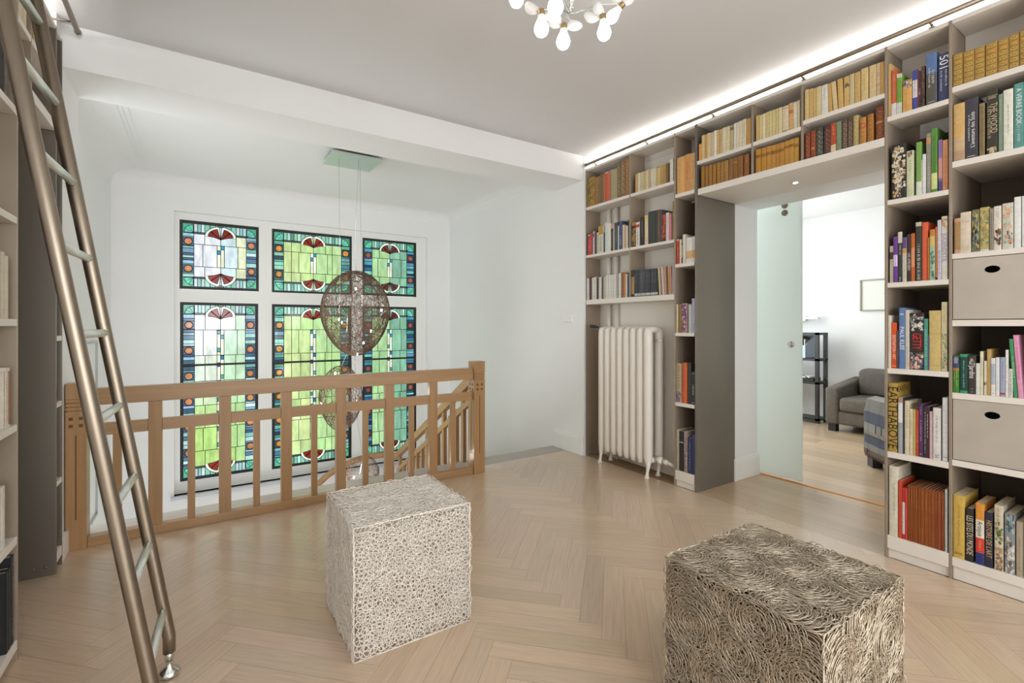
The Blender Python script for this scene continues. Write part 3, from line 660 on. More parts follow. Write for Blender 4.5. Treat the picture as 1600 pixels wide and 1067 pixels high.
b = B(); b.lathe([(0, 0), (.03, .003), (.033, .03), (.024, .045), (.024, .06)], (3.15, ry0-.055, .15), 14, 'y'); b.tube([(3.15, ry0-.05, .15), (3.15, ry0-.12, .145), (3.15, 2.475, .13)], .014, 10); b.lathe([(0, 0), (.024, .002), (.024, .03), (0, .032)], (3.15, ry0-.11, .147), 12, 'y'); b.build('return_valve', M_RAD, rd)
b = B(); b.lathe([(.0, 0), (.012, .002), (.012, .05), (0, .052)], (3.15, ry0-.045, 1.13), 10, 'y'); b.build('air_valve', M_RAD, rd)
yv = ry0+NS*PY+.045
b = B(); b.tube([(3.15, yv-.045, 1.10), (3.15, yv, 1.10), (3.15, yv+.01, 1.115), (3.15, yv+.01, 1.16)], .016, 10); b.lathe([(.018, 0), (.022, .002), (.022, .03), (.014, .04), (.014, .09), (0, .092)], (3.15, yv+.01, 1.15), 12); v_ = b.build('supply_valve', M_CHROME, rd)
b = B(); b.tube([(3.15, yv+.01, 1.235), (3.12, yv+.05, 1.245)], .008, 8); b.tube([(3.125, yv+.04, 1.244), (3.085, yv+.085, 1.25)], .014, 8); b.build('tap_handle', M_BLACKM, v_)
for i, y in enumerate((3.335, 3.235)):
    pp = thing('heating_pipe', ['cream vertical heating pipe nearer the beam, behind the radiator', 'cream vertical heating pipe farther from the beam, behind the radiator'][i], 'pipe', (3.274, y, 0), 'heating pipes'); b = B()
    for za, zb2 in ((0.0, 1.455), (1.503, 1.906), (1.934, 2.366)): b.tube([(3.274, y, za), (3.274, y, zb2)], .021, 12)
    b.build('tube', M_RAD, pp)
# switch on the white wall
sw = thing('light_switch', 'white double rocker light switch on the wall beside the bookcase', 'switch', (3.085, 3.71, 1.33))
b = B(); b.box(3.080, 3.0895, 3.645, 3.785, 1.288, 1.372); b.build('plate', M_PLASTIC, sw, bevel=.002)
for z in (1.293, 1.333):
    b = B(); b.box(3.071, 3.081, 3.651, 3.779, z, z+.034); b.build('rocker', M_PLASTIC, sw, bevel=.0015)
# ================================================================== CROCHET STOOLS
def ring_template(ns=10, nt=4):
    a = np.linspace(0, 2*pi, ns, endpoint=False); t = np.linspace(0, 2*pi, nt, endpoint=False)
    F = []
    for i in range(ns):
        for k in range(nt): F.append((i*nt+k, i*nt+(k+1) % nt, ((i+1) % ns)*nt+(k+1) % nt, ((i+1) % ns)*nt+k))
    return a, t, np.array(F)
def crochet_face(w, h, rosettes, rloop, rtube, pitch, space, seed, jitter=.0012, zj=.004, big_arcs=False):
    """loops on a w x h face in local (u,v,n) coordinates"""
    g = np.random.default_rng(seed); C = []
    # rosette centres by dart throwing
    pts = []
    tries = 0
    while len(pts) < rosettes and tries < 4000:
        p = (g.uniform(.03, w-.03), g.uniform(.03, h-.03)); tries += 1
        if all((p[0]-q[0])**2+(p[1]-q[1])**2 > (.9*math.sqrt(w*h/rosettes)*.8)**2 for q in pts): pts.append(p)
    pts = np.array(pts); loops = []
    for i, c in enumerate(pts):
        R = 0.0
        k = 0
        while R < .26:
            nL = max(1, int(2*pi*R/space)); th0 = g.uniform(0, 6.28)
            for j in range(nL):
                th = th0+2*pi*j/nL; p = (c[0]+R*math.cos(th)+g.normal(0, jitter), c[1]+R*math.sin(th)+g.normal(0, jitter))
                if not (rloop*.75 < p[0] < w-rloop*.75 and rloop*.75 < p[1] < h-rloop*.75): continue
                d = ((pts-np.array(p))**2).sum(1)
                if d.argmin() != i: continue
                loops.append((p[0], p[1], th, R))
            R += pitch; k += 1
    return np.array(loops)
def loops_mesh(loops, rloop, rtube, g, zj, ell=1.0, ns=12, nt=4, tilt=.22):
    a, t, F = ring_template(ns, nt); n = len(loops)
    R = rloop*g.uniform(.90, 1.10, n); th = loops[:, 2]; e = ell*g.uniform(.92, 1.08, n)
    # local ring points
    ca, sa = np.cos(a), np.sin(a); ct, st_ = np.cos(t), np.sin(t)
    rr = 1.0
    lx_ = (R[:, None, None]*e[:, None, None]+rtube*ct[None, None, :])*ca[None, :, None]
    ly_ = (R[:, None, None]/e[:, None, None]+rtube*ct[None, None, :])*sa[None, :, None]
    lz_ = np.broadcast_to(rtube*st_[None, None, :], lx_.shape).copy()
    tl = g.normal(.17, .05, n)[:, None, None]; lz_ += lx_*tl+np.abs(g.normal(0, zj, n))[:, None, None]*-1
    c, s = np.cos(th)[:, None, None], np.sin(th)[:, None, None]
    U = lx_*c-ly_*s+loops[:, 0][:, None, None]; V = lx_*s+ly_*c+loops[:, 1][:, None, None]
    P = np.stack([U, V, lz_], -1).reshape(-1, 3)
    FF = (F[None]+(np.arange(n)*ns*nt)[:, None, None]).reshape(-1, 4)
    return P, FF
def stool(name, label, x0, x1, y0, y1, h, m, seed, rloop, rtube, pitch, space, ros, ell, inner=None, layers=2):
    root = thing(name, label, 'stool', ((x0+x1)/2, (y0+y1)/2, 0), None)
    W_x, W_y = x1-x0, y1-y0; g = np.random.default_rng(seed)
    sides = {'top': (W_x, W_y, lambda u, v, n: (x0+u, y0+v, h-.004+n)), 'front': (W_x, h, lambda u, v, n: (x0+u, y0-n+.003, v)), 'back': (W_x, h, lambda u, v, n: (x0+u, y1+n-.003, v)),
             'side_a': (W_y, h, lambda u, v, n: (x0-n+.003, y0+u, v)), 'side_b': (W_y, h, lambda u, v, n: (x1+n-.003, y0+u, v))}
    for i, (nm, (w_, h_, fn)) in enumerate(sides.items()):
        Ps = []; Fs = []; o = 0
        for L_ in range(layers):
            lp = crochet_face(w_, h_, ros, rloop, rtube, pitch*(1+.15*L_), space*(1+.2*L_), seed*10+i+L_*100)
            P, FF = loops_mesh(lp, rloop, rtube, g, .003 if L_ == 0 else .003, ell)
            P[:, 2] -= .005*L_; P[:, 1] = np.clip(P[:, 1], .003 if nm != 'top' else 0, None); P[:, 2] = np.clip(P[:, 2], -.03, .0045)
            Ps.append(P); Fs.append(FF+o); o += len(P)
        P = np.concatenate(Ps); FF = np.concatenate(Fs); U, V, N_ = P[:, 0], P[:, 1], P[:, 2]
        q = fn(U, V, N_); Q = np.stack([np.broadcast_to(c, U.shape) for c in q], -1)
        bigmesh('woven_'+{'top': 'top', 'front': 'side', 'back': 'side', 'side_a': 'side', 'side_b': 'side'}[nm], Q, FF, m, root)
    b = B(); e = .0022; r_ = rtube*1.5
    cs = [(x0+.003, y0+.003), (x1-.003, y0+.003), (x1-.003, y1-.003), (x0+.003, y1-.003)]
    for z in (r_+.0005, h-.004): b.tube([(*c, z) for c in cs], r_, 6, closed=True)
    for c in cs: b.tube([(*c, .002), (*c, h-.004)], r_, 6)
    b.build('edge_cord', m, root)
    if inner:
        b = B(); d = .022; b.box(x0+d, x1-d, y0+d, y1-d, .02, h-d); b.build('inner_core', inner, root)
stool('crochet_stool', 'white crocheted cord cube stool in front of the balustrade', 0.467, 0.957, 1.795, 2.255, 0.504, M_WCORD, 3, .0205, .00140, .0195, .0165, 10, 1.0, layers=1)
stool('crochet_stool', 'champagne metallic crocheted cube stool in the foreground', 1.266, 1.766, 0.558, 1.038, 0.50, M_BCORD, 5, .0240, .0015, .0105, .0180, 9, .85, inner=M_BIN, layers=1)
# ================================================================== STAIRWELL CHANDELIER
PT_ = [onY(519.4, 233, 4.526)]
ch = thing('chandelier', 'cascading chandelier of bronze wire balls hung in the stairwell', 'chandelier', (1.22, 4.75, 2.86))
b = B(); b.box(0.996, 1.456, 4.526, 4.95, 2.845, 2.857); b.build('mirror_plate', mat('mirror_glass', hx('cfdbd6'), 0.32, metal=0.45), ch)
b = B(); b.box(1.08, 1.37, 4.60, 4.88, 2.857, 2.889); b.build('canopy', M_CHROME, ch)
def wireball(name, c, rx, rz, n, seed, taper=0.12, rl=(.03, .09), rt=.0012, hub=True):
    g = np.random.default_rng(seed); Ps = []; Fs = []; o = 0; ns = 18; nt = 3
    a, t, F = ring_template(ns, nt)
    d = g.normal(size=(n, 3)); d /= np.linalg.norm(d, axis=1)[:, None]
    for i in range(n):
        D = Vector(d[i]); A = D.orthogonal().normalized(); Bv = D.cross(A); R = g.uniform(*rl); ph = g.uniform(0, 6.28)
        pts = []
        for q in a:
            v = D*(1)+ (A*math.cos(q+ph)*1.0+Bv*math.sin(q+ph)*g.uniform(.9, 1.1))*(R/rx); v.normalize()
            tp = 1-taper*(-v.z) if v.z < 0 else 1.0
            pts.append(Vector((v.x*rx*tp, v.y*rx*tp, v.z*rz)))
        for k in range(ns):
            tn = (pts[(k+1) % ns]-pts[k-1]).normalized(); nn = pts[k].normalized(); bb = tn.cross(nn)
            for ang in t: Ps.append(pts[k]+(nn*math.cos(ang)+bb*math.sin(ang))*rt)
        Fs.append(F+o); o += ns*nt
    P = np.array([tuple(p) for p in Ps])+np.array(c)
    return bigmesh(name, P, np.concatenate(Fs), M_WIRE, ch)
wireball('wire_ball', (1.26, 4.75, 1.375), .325, .415, 1150, 1, .14, rl=(.02, .065), rt=.0015)
wireball('wire_ball', (1.12, 4.75, 0.555), .20, .315, 520, 2, .14, rl=(.018, .045), rt=.0014)
wireball('wire_ball', (1.33, 4.75, -0.20), .155, .17, 220, 4, .1, rl=(.018, .04))
def cable(pts):
    b = B(); b.tube(pts, .0018, 5); b.build('cable', M_CHROME, ch)
cable([(1.09, 4.70, 2.85), (1.10, 4.71, 2.2), (1.105, 4.72, 1.7), (1.10, 4.73, 1.35)]); cable([(1.25, 4.60, 2.85), (1.236, 4.65, 2.3), (1.24, 4.7, 1.9), (1.27, 4.74, 1.70)]); cable([(1.33, 4.85, 2.85), (1.332, 4.83, 2.2), (1.335, 4.8, 1.75), (1.33, 4.78, 1.45)])
cable([(1.18, 4.75, 1.36), (1.17, 4.75, .97), (1.10, 4.75, .80), (1.12, 4.75, .55)]); cable([(1.25, 4.75, .97), (1.28, 4.75, .3), (1.33, 4.75, -.05), (1.30, 4.75, -.2)])
for c in [(1.243, 4.68, 1.61), (1.50, 4.70, 1.409), (1.081, 4.66, 1.314), (1.122, 4.72, 1.284), (1.299, 4.62, 1.09), (1.268, 4.72, 0.975), (1.425, 4.8, 1.202), (1.06, 4.72, 0.80), (0.935, 4.72, 0.526), (1.12, 4.8, 0.42), (1.219, 4.66, -0.20), (1.317, 4.68, -0.20)]:
    b = B(); b.lathe([(0, -.014), (.005, -.011), (.0065, 0), (.005, .01), (0, .013)], c, 8); b.build('halogen_bulb', M_HAL, ch)
plamp('chandelier_light', (1.26, 4.75, 1.37), 7, (1, .93, .84), .12); plamp('chandelier_light', (1.12, 4.75, .55), 5, (1, .93, .84), .08); plamp('chandelier_light', (1.27, 4.75, -.2), 5, (1, .93, .84), .06)
# ================================================================== CEILING LAMP WITH WINGED BULBS
cl = thing('ceiling_lamp', 'white ceiling lamp of glowing bulbs with small feather wings', 'ceiling lamp', (1.36, 1.62, 2.88))
LC = Vector((1.36, 1.62, 2.62))
b = B(); b.lathe([(0, 2.86), (.06, 2.862), (.06, 2.885), (0, 2.889)], (LC.x, LC.y, 0), 20); b.tube([(LC.x, LC.y, 2.86), (LC.x, LC.y, 2.63)], .005, 8); b.build('stem', M_CHROME, cl)
b = B()
for k in range(40): pass
b.tube([(LC.x+.012*math.cos(q), LC.y+.012*math.sin(q), 2.60+q*.0042) for q in np.linspace(0, 60, 160)], .0022, 5); b.build('coiled_wire', M_WING, cl)
def bulb(u, v, dist_y, tilt=(0, 0), wings=((-1, .2), (1, .1))):
    p = onY(u, v, dist_y)   # centre of the bulb
    M = Matrix.Translation(p) @ Matrix.Rotation(tilt[0], 4, 'X') @ Matrix.Rotation(tilt[1], 4, 'Y')
    b = B(); b.lathe([(0, -.030), (.012, -.0285), (.022, -.021), (.0285, -.008), (.030, .003), (.027, .016), (.020, .032), (.0145, .044), (.0135, .054), (0, .055)], (0, 0, 0), 18); o = b.build('bulb', M_BULB, cl); o.matrix_parent_inverse = Matrix.Translation(-Vector(cl.location)); o.matrix_basis = M
    b = B(); b.lathe([(0, .052), (.0135, .053), (.0145, .058), (.0135, .064), (.0145, .070), (.0135, .078), (0, .080)], (0, 0, 0), 14); s = b.build('socket', M_BRASS, cl); s.matrix_parent_inverse = Matrix.Translation(-Vector(cl.location)); s.matrix_basis = M
    top = M @ Vector((0, 0, .078)); b = B(); b.tube([top, (top+LC)/2+Vector((0, 0, .02)), LC], .0016, 5); b.build('wire_arm', M_CHROME, cl)
    R_ = Vector((C_, -S_, 0)); 
    for sg, up in wings:
        d = (R_*sg+Vector((0, 0, up))).normalized(); nrm = Vector((S_, C_, 0)); wv = d.cross(nrm).normalized(); root_ = M @ Vector((0, 0, .062)); vs = []; fs = []; NL = 9
        prof = [.12, .5, .8, .96, 1, .98, .88, .66, .3]
        for i in range(NL):
            t = i/(NL-1); c = root_+d*(.008+.075*t)+nrm*(.018*math.sin(t*2.2)); w_ = .024*prof[i]
            for s2 in (-1.0, 1.0):
                for tk in (-.0006, .0006): vs.append(c+wv*(w_*s2+.006*math.sin(t*3))+nrm*(tk-.004*abs(s2)*prof[i]))
        for i in range(NL-1):
            o_ = i*4; fs += [(o_, o_+2, o_+6, o_+4), (o_+1, o_+5, o_+7, o_+3), (o_, o_+4, o_+5, o_+1), (o_+2, o_+3, o_+7, o_+6)]
        fs += [(0, 1, 3, 2), ((NL-1)*4, (NL-1)*4+2, (NL-1)*4+3, (NL-1)*4+1)]
        b = B(); b.add(vs, fs, sm=True); b.build('wing', M_WING, cl)
    plamp('lamp_bulb', tuple(p), 3.0, (1.0, .965, .92), .03)
for u, v, y, tl, wg in [(846, 46, 1.55, (.0, .0), ((-1, .9), (1, -.2))), (880, 66, 1.58, (0, .05), ((-1, .9), (1, .25))), (944, 52, 1.50, (0, -.1), ((-1, .35), (-.35, 1.2))), (868, 12, 1.40, (0, 0), ((-1, .8), (1, .8))), (807, 0, 1.62, (0, .1), ((-1, .5), (1, .9))), (956, 27, 1.72, (.9, .3), ((-.4, 1), (1, .8))), (905, -25, 1.6, (0, 0), ((-1, .5), (1, .6))), (835, -40, 1.8, (0, 0), ((-1, .5), (1, .6)))]:
    bulb(u, v, y, tl, wg)
# spotlight in the underside of the bridge bookcase
sp = thing('recessed_spot', 'small lit spotlight set in the soffit over the doorway', 'spotlight', (3.397, 1.677, 2.231))
b = B(); b.lathe([(0, -.003), (.014, -.0035), (.014, 0.0)], (3.397, 1.677, 2.2305), 16); b.build('lens', M_SPOT, sp)
b = B(); b.lathe([(.014, -.002), (.022, -.003), (.022, 0), (.014, 0)], (3.397, 1.677, 2.2305), 16); b.build('ring', M_CHROME, sp)
sl = bpy.data.lights.new('doorway_spot_light', 'SPOT'); sl.energy = 9; sl.spot_size = 1.6; sl.spot_blend = .8; sl.color = (1, .96, .9); sl.shadow_soft_size = .015
slo = bpy.data.objects.new('doorway_spot_light', sl); COL.objects.link(slo); slo.location = (3.397, 1.677, 2.222)
# ================================================================== DOOR AND SITTING ROOM
gd = thing('sliding_door', 'frosted glass sliding door standing half across the doorway', 'door', (4.0, 2.2, 0)); gd['kind'] = 'thing'
b = B(); b.box(3.998, 4.010, 1.925, 2.95, 0.012, 2.36); b.build('glass_panel', M_FROST, gd, bevel=.001)
b = B(); b.lathe([(0, -.012), (.022, -.012), (.026, -.009), (.026, .0)], (3.997, 2.005, 1.102), 20, 'x'); b.build('finger_pull', M_CHROME, gd)
for z in (2.175, 2.235, 2.295):
    b = B(); b.lathe([(0, -.016), (.020, -.016), (.024, -.012), (.024, .0)], (3.997, 2.055, z), 20, 'x'); b.build('track_fitting', M_INOX, gd)
# black shelving unit
su = thing('shelving_unit', 'black metal shelving unit seen through the doorway', 'shelving unit', (6.74, 3.5, 0))
X1_, X2_ = 6.61, 6.87
for x in (X1_, X2_-.04):
    for y in (2.985, 3.95-.06):
        b = B(); b.box(x, x+.04, y, y+.04, 0, 1.165); b.build('post', M_BLACKM, su)
for z in (0.03, 0.50, 0.80, 1.135):
    b = B(); b.box(X1_, X2_, 2.985, 3.93, z, z+.03); b.build('shelf', M_BLACKM, su)
mf = thing('magazine_file', 'pale blue magazine file on the black shelving unit', 'magazine file', (6.72, 3.25, .83))
b = B(); b.prism([(0, 0), (.24, 0), (.24, .30), (.20, .30), (.0, .17)], lambda p, t: (6.62+p[0], t, .83+p[1]), 3.14, 3.145); b.prism([(0, 0), (.24, 0), (.24, .30), (.20, .30), (.0, .17)], lambda p, t: (6.62+p[0], t, .83+p[1]), 3.345, 3.35); b.box(6.62, 6.625, 3.14, 3.35, .83, 1.0); b.box(6.62, 6.86, 3.14, 3.35, .83, .835); b.box(6.855, 6.86, 3.14, 3.35, .83, 1.13); b.build('file_box', M_BLUEBOX, mf)
b = B(); b.lathe([(0, 0), (.012, .001), (.012, .003)], (6.617, 3.25, .94), 12, 'x'); b.build('finger_hole', M_BLACKM, mf)
for i, (yy, c) in enumerate([(3.17, 'cfc8b4'), (3.20, '3a3a3a'), (3.235, 'b7a880'), (3.27, '808a80'), (3.30, 'd0ccc0')]):
    b = B(); b.box(6.66, 6.84, yy, yy+.012, .836, 1.08+.01*i, hx(c)); o = b.build('magazine', M_BOOK); tag(o, ['cream magazine at the near edge of the blue file', 'black magazine in the blue file', 'tan magazine in the middle of the blue file', 'grey green magazine in the blue file', 'white magazine at the far side of the blue file'][i], 'magazine', 'magazines in the blue file')
rt = thing('desktop_device', 'low black device with white top lying on the middle black shelf', 'device', (6.74, 3.3, .53)); b = B(); b.box(6.64, 6.84, 3.06, 3.6, .531, .575); b.build('body', M_BLACKM, rt); b = B(); b.box(6.63, 6.83, 3.10, 3.55, .576, .592); b.build('lid', M_PLASTIC, rt)
cbl = B(); cbl.tube([(6.60, 3.38, .80), (6.60, 3.30, .72), (6.60, 3.18, .62), (6.60, 3.08, .56)], .005, 6); tag(cbl.build('power_cable', M_BLACKM), 'black cable hanging between the black shelves', 'cable')
wl = thing('wall_lamp', 'white bar lamp on the wall above the black shelving unit', 'lamp', (7.04, 3.4, 1.36))
b = B(); b.box(6.98, 7.05, 3.155, 3.75, 1.345, 1.375); b.build('lamp_bar', M_PLASTIC, wl, bevel=.004)
b = B(); b.box(7.05, 7.10, 3.35, 3.45, 1.33, 1.39); b.build('mount', M_CHROME, wl)
pf = thing('picture_frame', 'thin framed pale drawing on the sitting room wall', 'picture', (7.08, 2.5, 1.44))
y1_, y0_, z0_, z1_ = 2.701, 2.27, 1.443, 1.838; fw = .014
b = B(); b.box(7.07, 7.098, y0_, y0_+fw, z0_, z1_); b.box(7.07, 7.098, y1_-fw, y1_, z0_, z1_); b.box(7.07, 7.098, y0_, y1_, z0_, z0_+fw); b.box(7.07, 7.098, y0_, y1_, z1_-fw, z1_); b.build('frame', mat('pewter_frame', hx('a39a8e'), .5), pf)
b = B(); b.box(7.085, 7.097, y0_+fw, y1_-fw, z0_+fw, z1_-fw); b.build('mount_board', mat('drawing_paper', hx('e9ebe2'), .8), pf)
b = B(); b.lathe([(0, 0), (.03, .001), (.03, .0015)], (7.0835, 2.44, 1.68), 18, 'x', ); b.build('pale_sketch', mat('pencil_grey', hx('dfe1d8'), .9), pf)
def armchair(label, loc, rz, throw=False):
    r = thing('armchair', label, 'armchair', (0, 0, 0), 'armchairs in the sitting room')
    def rb(nm, x0, x1, y0, y1, z0, z1, m=M_FAB, bv=.03, par=None, shear=0):
        b = B(); b.box(x0, x1, y0, y1, z0, z1)
        if shear: b.v = [(x, y, z+(shear*(x-x0)/(x1-x0) if z > (z0+z1)/2 else 0)) for x, y, z in b.v]
        o = b.build(nm, m, par or r, bevel=bv, seg=4)
        for p in o.data.polygons: p.use_smooth = True
        return o
    rb('base', .02, .74, -.40, .40, .09, .25); rb('seat_cushion', -.01, .55, -.27, .27, .25, .41, bv=.04)
    for s in (-1, 1):
        y0, y1 = (-.42, -.28) if s < 0 else (.28, .42); rb('arm', 0, .78, y0, y1, .09, .52, shear=.09)
    rb('backrest', .62, .82, -.30, .30, .15, .72, bv=.05); rb('back_cushion', .50, .66, -.27, .27, .40, .72, bv=.05)
    for x in (.04, .70):
        for y in (-.40, .32):
            b = B(); b.box(x, x+.09, y, y+.08, 0, .09); b.build('leg', M_BLACKM, r)
    r.location = loc; r.rotation_euler = (0, 0, rz); return r
armchair('brown grey armchair facing the doorway beyond the frosted door', (6.27, 2.34, 0), 0)
for c in list(bpy.data.objects):
    pass
ac2 = armchair('brown grey armchair cut off by the bookcase, a plaid throw over its arm', (0, 0, 0), 0)
ac2.location = (5.327, 1.603, 0); ac2.rotation_euler = (0, 0, math.radians(-135+0))
tv = thing('throw_blanket', 'grey blue plaid throw draped over the arm of the nearer armchair', 'blanket', (0, 0, 0))
def M_PLAID():
    m = bpy.data.materials.new('plaid_wool'); m.use_nodes = True; nt = m.node_tree; N = nt.nodes; L = nt.links; p = N['Principled BSDF']; p.inputs['Roughness'].default_value = .95
    a = N.new('ShaderNodeAttribute'); a.attribute_name = 'Col'; L.new(a.outputs['Color'], p.inputs['Base Color']); return m
b = B(); xs = np.linspace(.08, .62, 13); prof = [(-.265, .30), (-.265, .50), (-.28, .60), (-.35, .625), (-.42, .60), (-.435, .50), (-.437, .40), (-.437, .33), (-.437, .30), (-.438, .22), (-.438, .17), (-.438, .13)]
cols_ = ['6d6a68', '6d6a68', '85827e', '8f8c86', '74726f', '4d4f5f', '858480', '837a6f', '4a4c5c', '7b7a77', '64544c']
for i in range(len(prof)-1):
    for j in range(12):
        x0, x1 = xs[j], xs[j+1]; (ya, za), (yb, zb2) = prof[i], prof[i+1]; k = 0.86 if j % 4 == 1 else 1
        c = tuple(q*k for q in hx(cols_[i])); nx = .006
        b.add([(x0, ya, za), (x1, ya, za), (x1, yb, zb2), (x0, yb, zb2)], [(0, 1, 2, 3)], c)
o = b.build('cloth', M_PLAID(), tv); so = o.modifiers.new('t', 'SOLIDIFY'); so.thickness = .006
b = B()
for j in range(44): x = .085+j*.0122; b.tube([(x, -.438, .135), (x+.003, -.439, .10)], .0018, 4, hx('75625a'))
b.build('fringe', M_PLAID(), tv)
tv.location = ac2.location; tv.rotation_euler = ac2.rotation_euler
# ================================================================== BOOKS
def text_mesh(s, size):
    cu = bpy.data.curves.new('t', 'FONT'); cu.body = s; cu.size = size; cu.resolution_u = 2; cu.align_x = 'CENTER'; cu.align_y = 'CENTER'
    o = bpy.data.objects.new('t', cu); me = o.to_mesh(); vs = [v.co.copy() for v in me.vertices]; fs = [tuple(p.vertices) for p in me.polygons]
    o.to_mesh_clear(); bpy.data.objects.remove(o); bpy.data.curves.remove(cu); return vs, fs
WHITE = hx('e8e6e0'); INK = hx('2c2a28')
BOOKN = [0]
def make_book(name, w, h, d, color, flags, loc, lean=0.0, sgn=1, label=None, group=None, cat='book', pages=True):
    """spine at local x=0 facing -x (sgn=1), width along y centred, height along z"""
    b = B(); col = hx(color); fl = flags; leather = any(f[0] == 'L' for f in fl); round_ = .22*w if leather else .06*w; round_ = min(round_, .006)
    th = min(.0022, w*.18)
    arc = [(round_*(1-math.sin(t)), -w/2*math.cos(t)) for t in np.linspace(0, pi, 9)]
    poly = arc+[(round_+.003, w/2), (round_+.003, -w/2)]
    b.prism(poly, lambda p, t: (p[0]*sgn, p[1], t), 0, h, col)
    for s in (-1, 1):
        ya, yb = sorted((s*w/2, s*(w/2-th))); xa, xb = sorted(((round_+.002)*sgn, d*sgn)); b.box(xa, xb, ya, yb, 0, h, col)
    def xs(y): # spine surface depth at y
        k = max(-1, min(1, 2*y/w)); return round_*(1-math.sqrt(max(0, 1-k*k)))
    def band(y0, y1, z0, z1, c, lift=.0004):
        N_ = 6 if (y1-y0) > w*.5 else 2; ys = np.linspace(y0, y1, N_+1); vs = []
        for y in ys:
            for z in (z0, z1): vs.append(((xs(y)-lift)*sgn, y, z))
        b.add(vs, [(2*i, 2*i+2, 2*i+3, 2*i+1) for i in range(N_)], c)
    r = random.Random(int(w*1e5)+int(h*1e4)+len(name)+BOOKN[0]); BOOKN[0] += 1
    for f in fl:
        k = f[0]; a = f[1:].split(':')
        if k == 'M' and a[0].isalpha(): a = a[1:]
        if k == 'B': band(-w/2*.99, w/2*.99, float(a[1])*h, float(a[2])*h, hx(a[0]), .0003)
        elif k == 'L':
            g = hx(a[0] or 'c8a860'); nb = 5
            for i in range(nb):
                z = h*(.10+.165*i+.02); pts = []
                b.prism([(xs(y)-.0016 if abs(y) < w*.48 else xs(y), y) for y in np.linspace(-w/2*.98, w/2*.98, 7)]+[(round_+.001, w/2*.9), (round_+.001, -w/2*.9)], lambda p, t: (p[0]*sgn, p[1], t), z-.0022, z+.0022, tuple(c*.85 for c in col))
                for dz in (-.005, .005): band(-w/2*.95, w/2*.95, z+dz-.0006, z+dz+.0006, g)
                band(-w*.10, w*.10, z+h*.06, z+h*.085, g)
        elif k == 'P':  # label patch
            band(-w/2*.97, w/2*.97, h*float(a[1]), h*float(a[2]), hx(a[0]), .0006)
            for i in range(3): zz = h*(float(a[1])+(float(a[2])-float(a[1]))*(.25+.25*i)); band(-w*.3, w*.3, zz-.0012, zz+.0012, hx('d8b870'), .0009)
        elif k == 'G':  # gold tooled
            g = hx('d2b05c'); dk = hx('6a4a1c')
            for i in range(6):
                za = h*(.03+.16*i); zb = za+h*.135
                for q in (0, .10, .9, 1.0): z = za+(zb-za)*q; band(-w/2*.93, w/2*.93, z-.0007, z+.0007, g if q not in (0, 1.) else dk)
                if i == 4: band(-w*.46, w*.46, za+h*.02, zb-h*.02, hx('b87a34'), .0006); [band(-w*.3, w*.3, za+h*q-.001, za+h*q+.001, g, .001) for q in (.045, .065, .09)]; continue
                zc = (za+zb)/2
                for sx, sz in ((.42, .40), (.26, .24)):
                    dd = [(0, sz), (sx, 0), (0, -sz), (-sx, 0)]; c_ = g if sx > .3 else dk
                    b.add([((xs(p[0]*w)-.0008-.0004*(sx < .3))*sgn, p[0]*w, zc+p[1]*(zb-za)) for p in dd], [(0, 1, 2, 3)], c_)
                dd = .1; b.add([((xs(0)-.0016)*sgn, p[0]*w, zc+p[1]*(zb-za)) for p in [(0, .14), (.13, 0), (0, -.14), (-.13, 0)]], [(0, 1, 2, 3)], g)
        elif k == 'T':  # faint lettering too small to read
            c_ = hx(a[0]); z0, z1, yc, ww = float(a[1])*h, float(a[2])*h, float(a[3]) if len(a) > 3 else 0, float(a[4]) if len(a) > 4 else .34; z = z0
            while z < z1:
                L_ = r.uniform(.0025, .0055); hw = w*ww/2*r.uniform(.6, 1); yo = w*yc+r.uniform(-1, 1)*w*.02
                band(max(-w*.47, yo-hw), min(w*.47, yo+hw), z, z+L_*.45, c_, .0006)
                if r.random() < .5: band(max(-w*.47, yo-hw), max(-w*.47, yo-hw)+w*.05, z, z+L_, c_, .0006)
                z += L_+.0022 if r.random() > .15 else L_+.007
        elif k == 'H':  # horizontal small marks (publisher's mark etc.)
            c_ = hx(a[0]); z = float(a[1])*h; n_ = int(a[2]) if len(a) > 2 else 2
            for i in range(n_): ww = r.uniform(.2, .4)*w; band(-ww, ww, z, z+.0022, c_, .0006); z += .006
        elif k == 'M':  # mottled picture: patches of colour
            cs = a[2:]; z0, z1 = float(a[0])*h, float(a[1])*h; n_ = max(6, int((z1-z0)*w/(.009*.009)))
            for i in range(min(n_, 90)):
                cy, cz = r.uniform(-.42, .42)*w, r.uniform(z0+.004, z1-.004); ra, rb_ = r.uniform(.06, .2)*w, r.uniform(.004, .014); ph = r.uniform(0, 3)
                P = []
                for q in range(7):
                    t = 2*pi*q/7; y = max(-w*.48, min(w*.48, cy+ra*math.cos(t+ph)*r.uniform(.6, 1.2))); z = max(z0, min(z1, cz+rb_*math.sin(t+ph)*r.uniform(.6, 1.2))); P.append(((xs(y)-.0005-.0001*(i % 5))*sgn, y, z))
                b.add(P, [tuple(range(7))], hx(r.choice(cs)))
        elif k in 'WU': # readable lettering: colour:z centre:size:text[:y offset]
            vs, fs = text_mesh(a[3], float(a[2])); zc = float(a[1])*h; yo = float(a[4])*w if len(a) > 4 else 0
            L_ = max(v.x for v in vs)-min(v.x for v in vs); sq = min(1, .94*h*float(a[5] if len(a) > 5 else .9)/L_)
            if k == 'W': V_ = [((-.0009+xs(0))*sgn, -v.y*sgn+yo, zc-v.x*sq) for v in vs]
            else: V_ = [((-.0009+xs(0))*sgn, v.y*sgn+yo, zc+v.x*sq) for v in vs]
            b.add(V_, fs, hx(a[0]))
        elif k == 'A':  # lettering on the upper cover side face: handled for one box
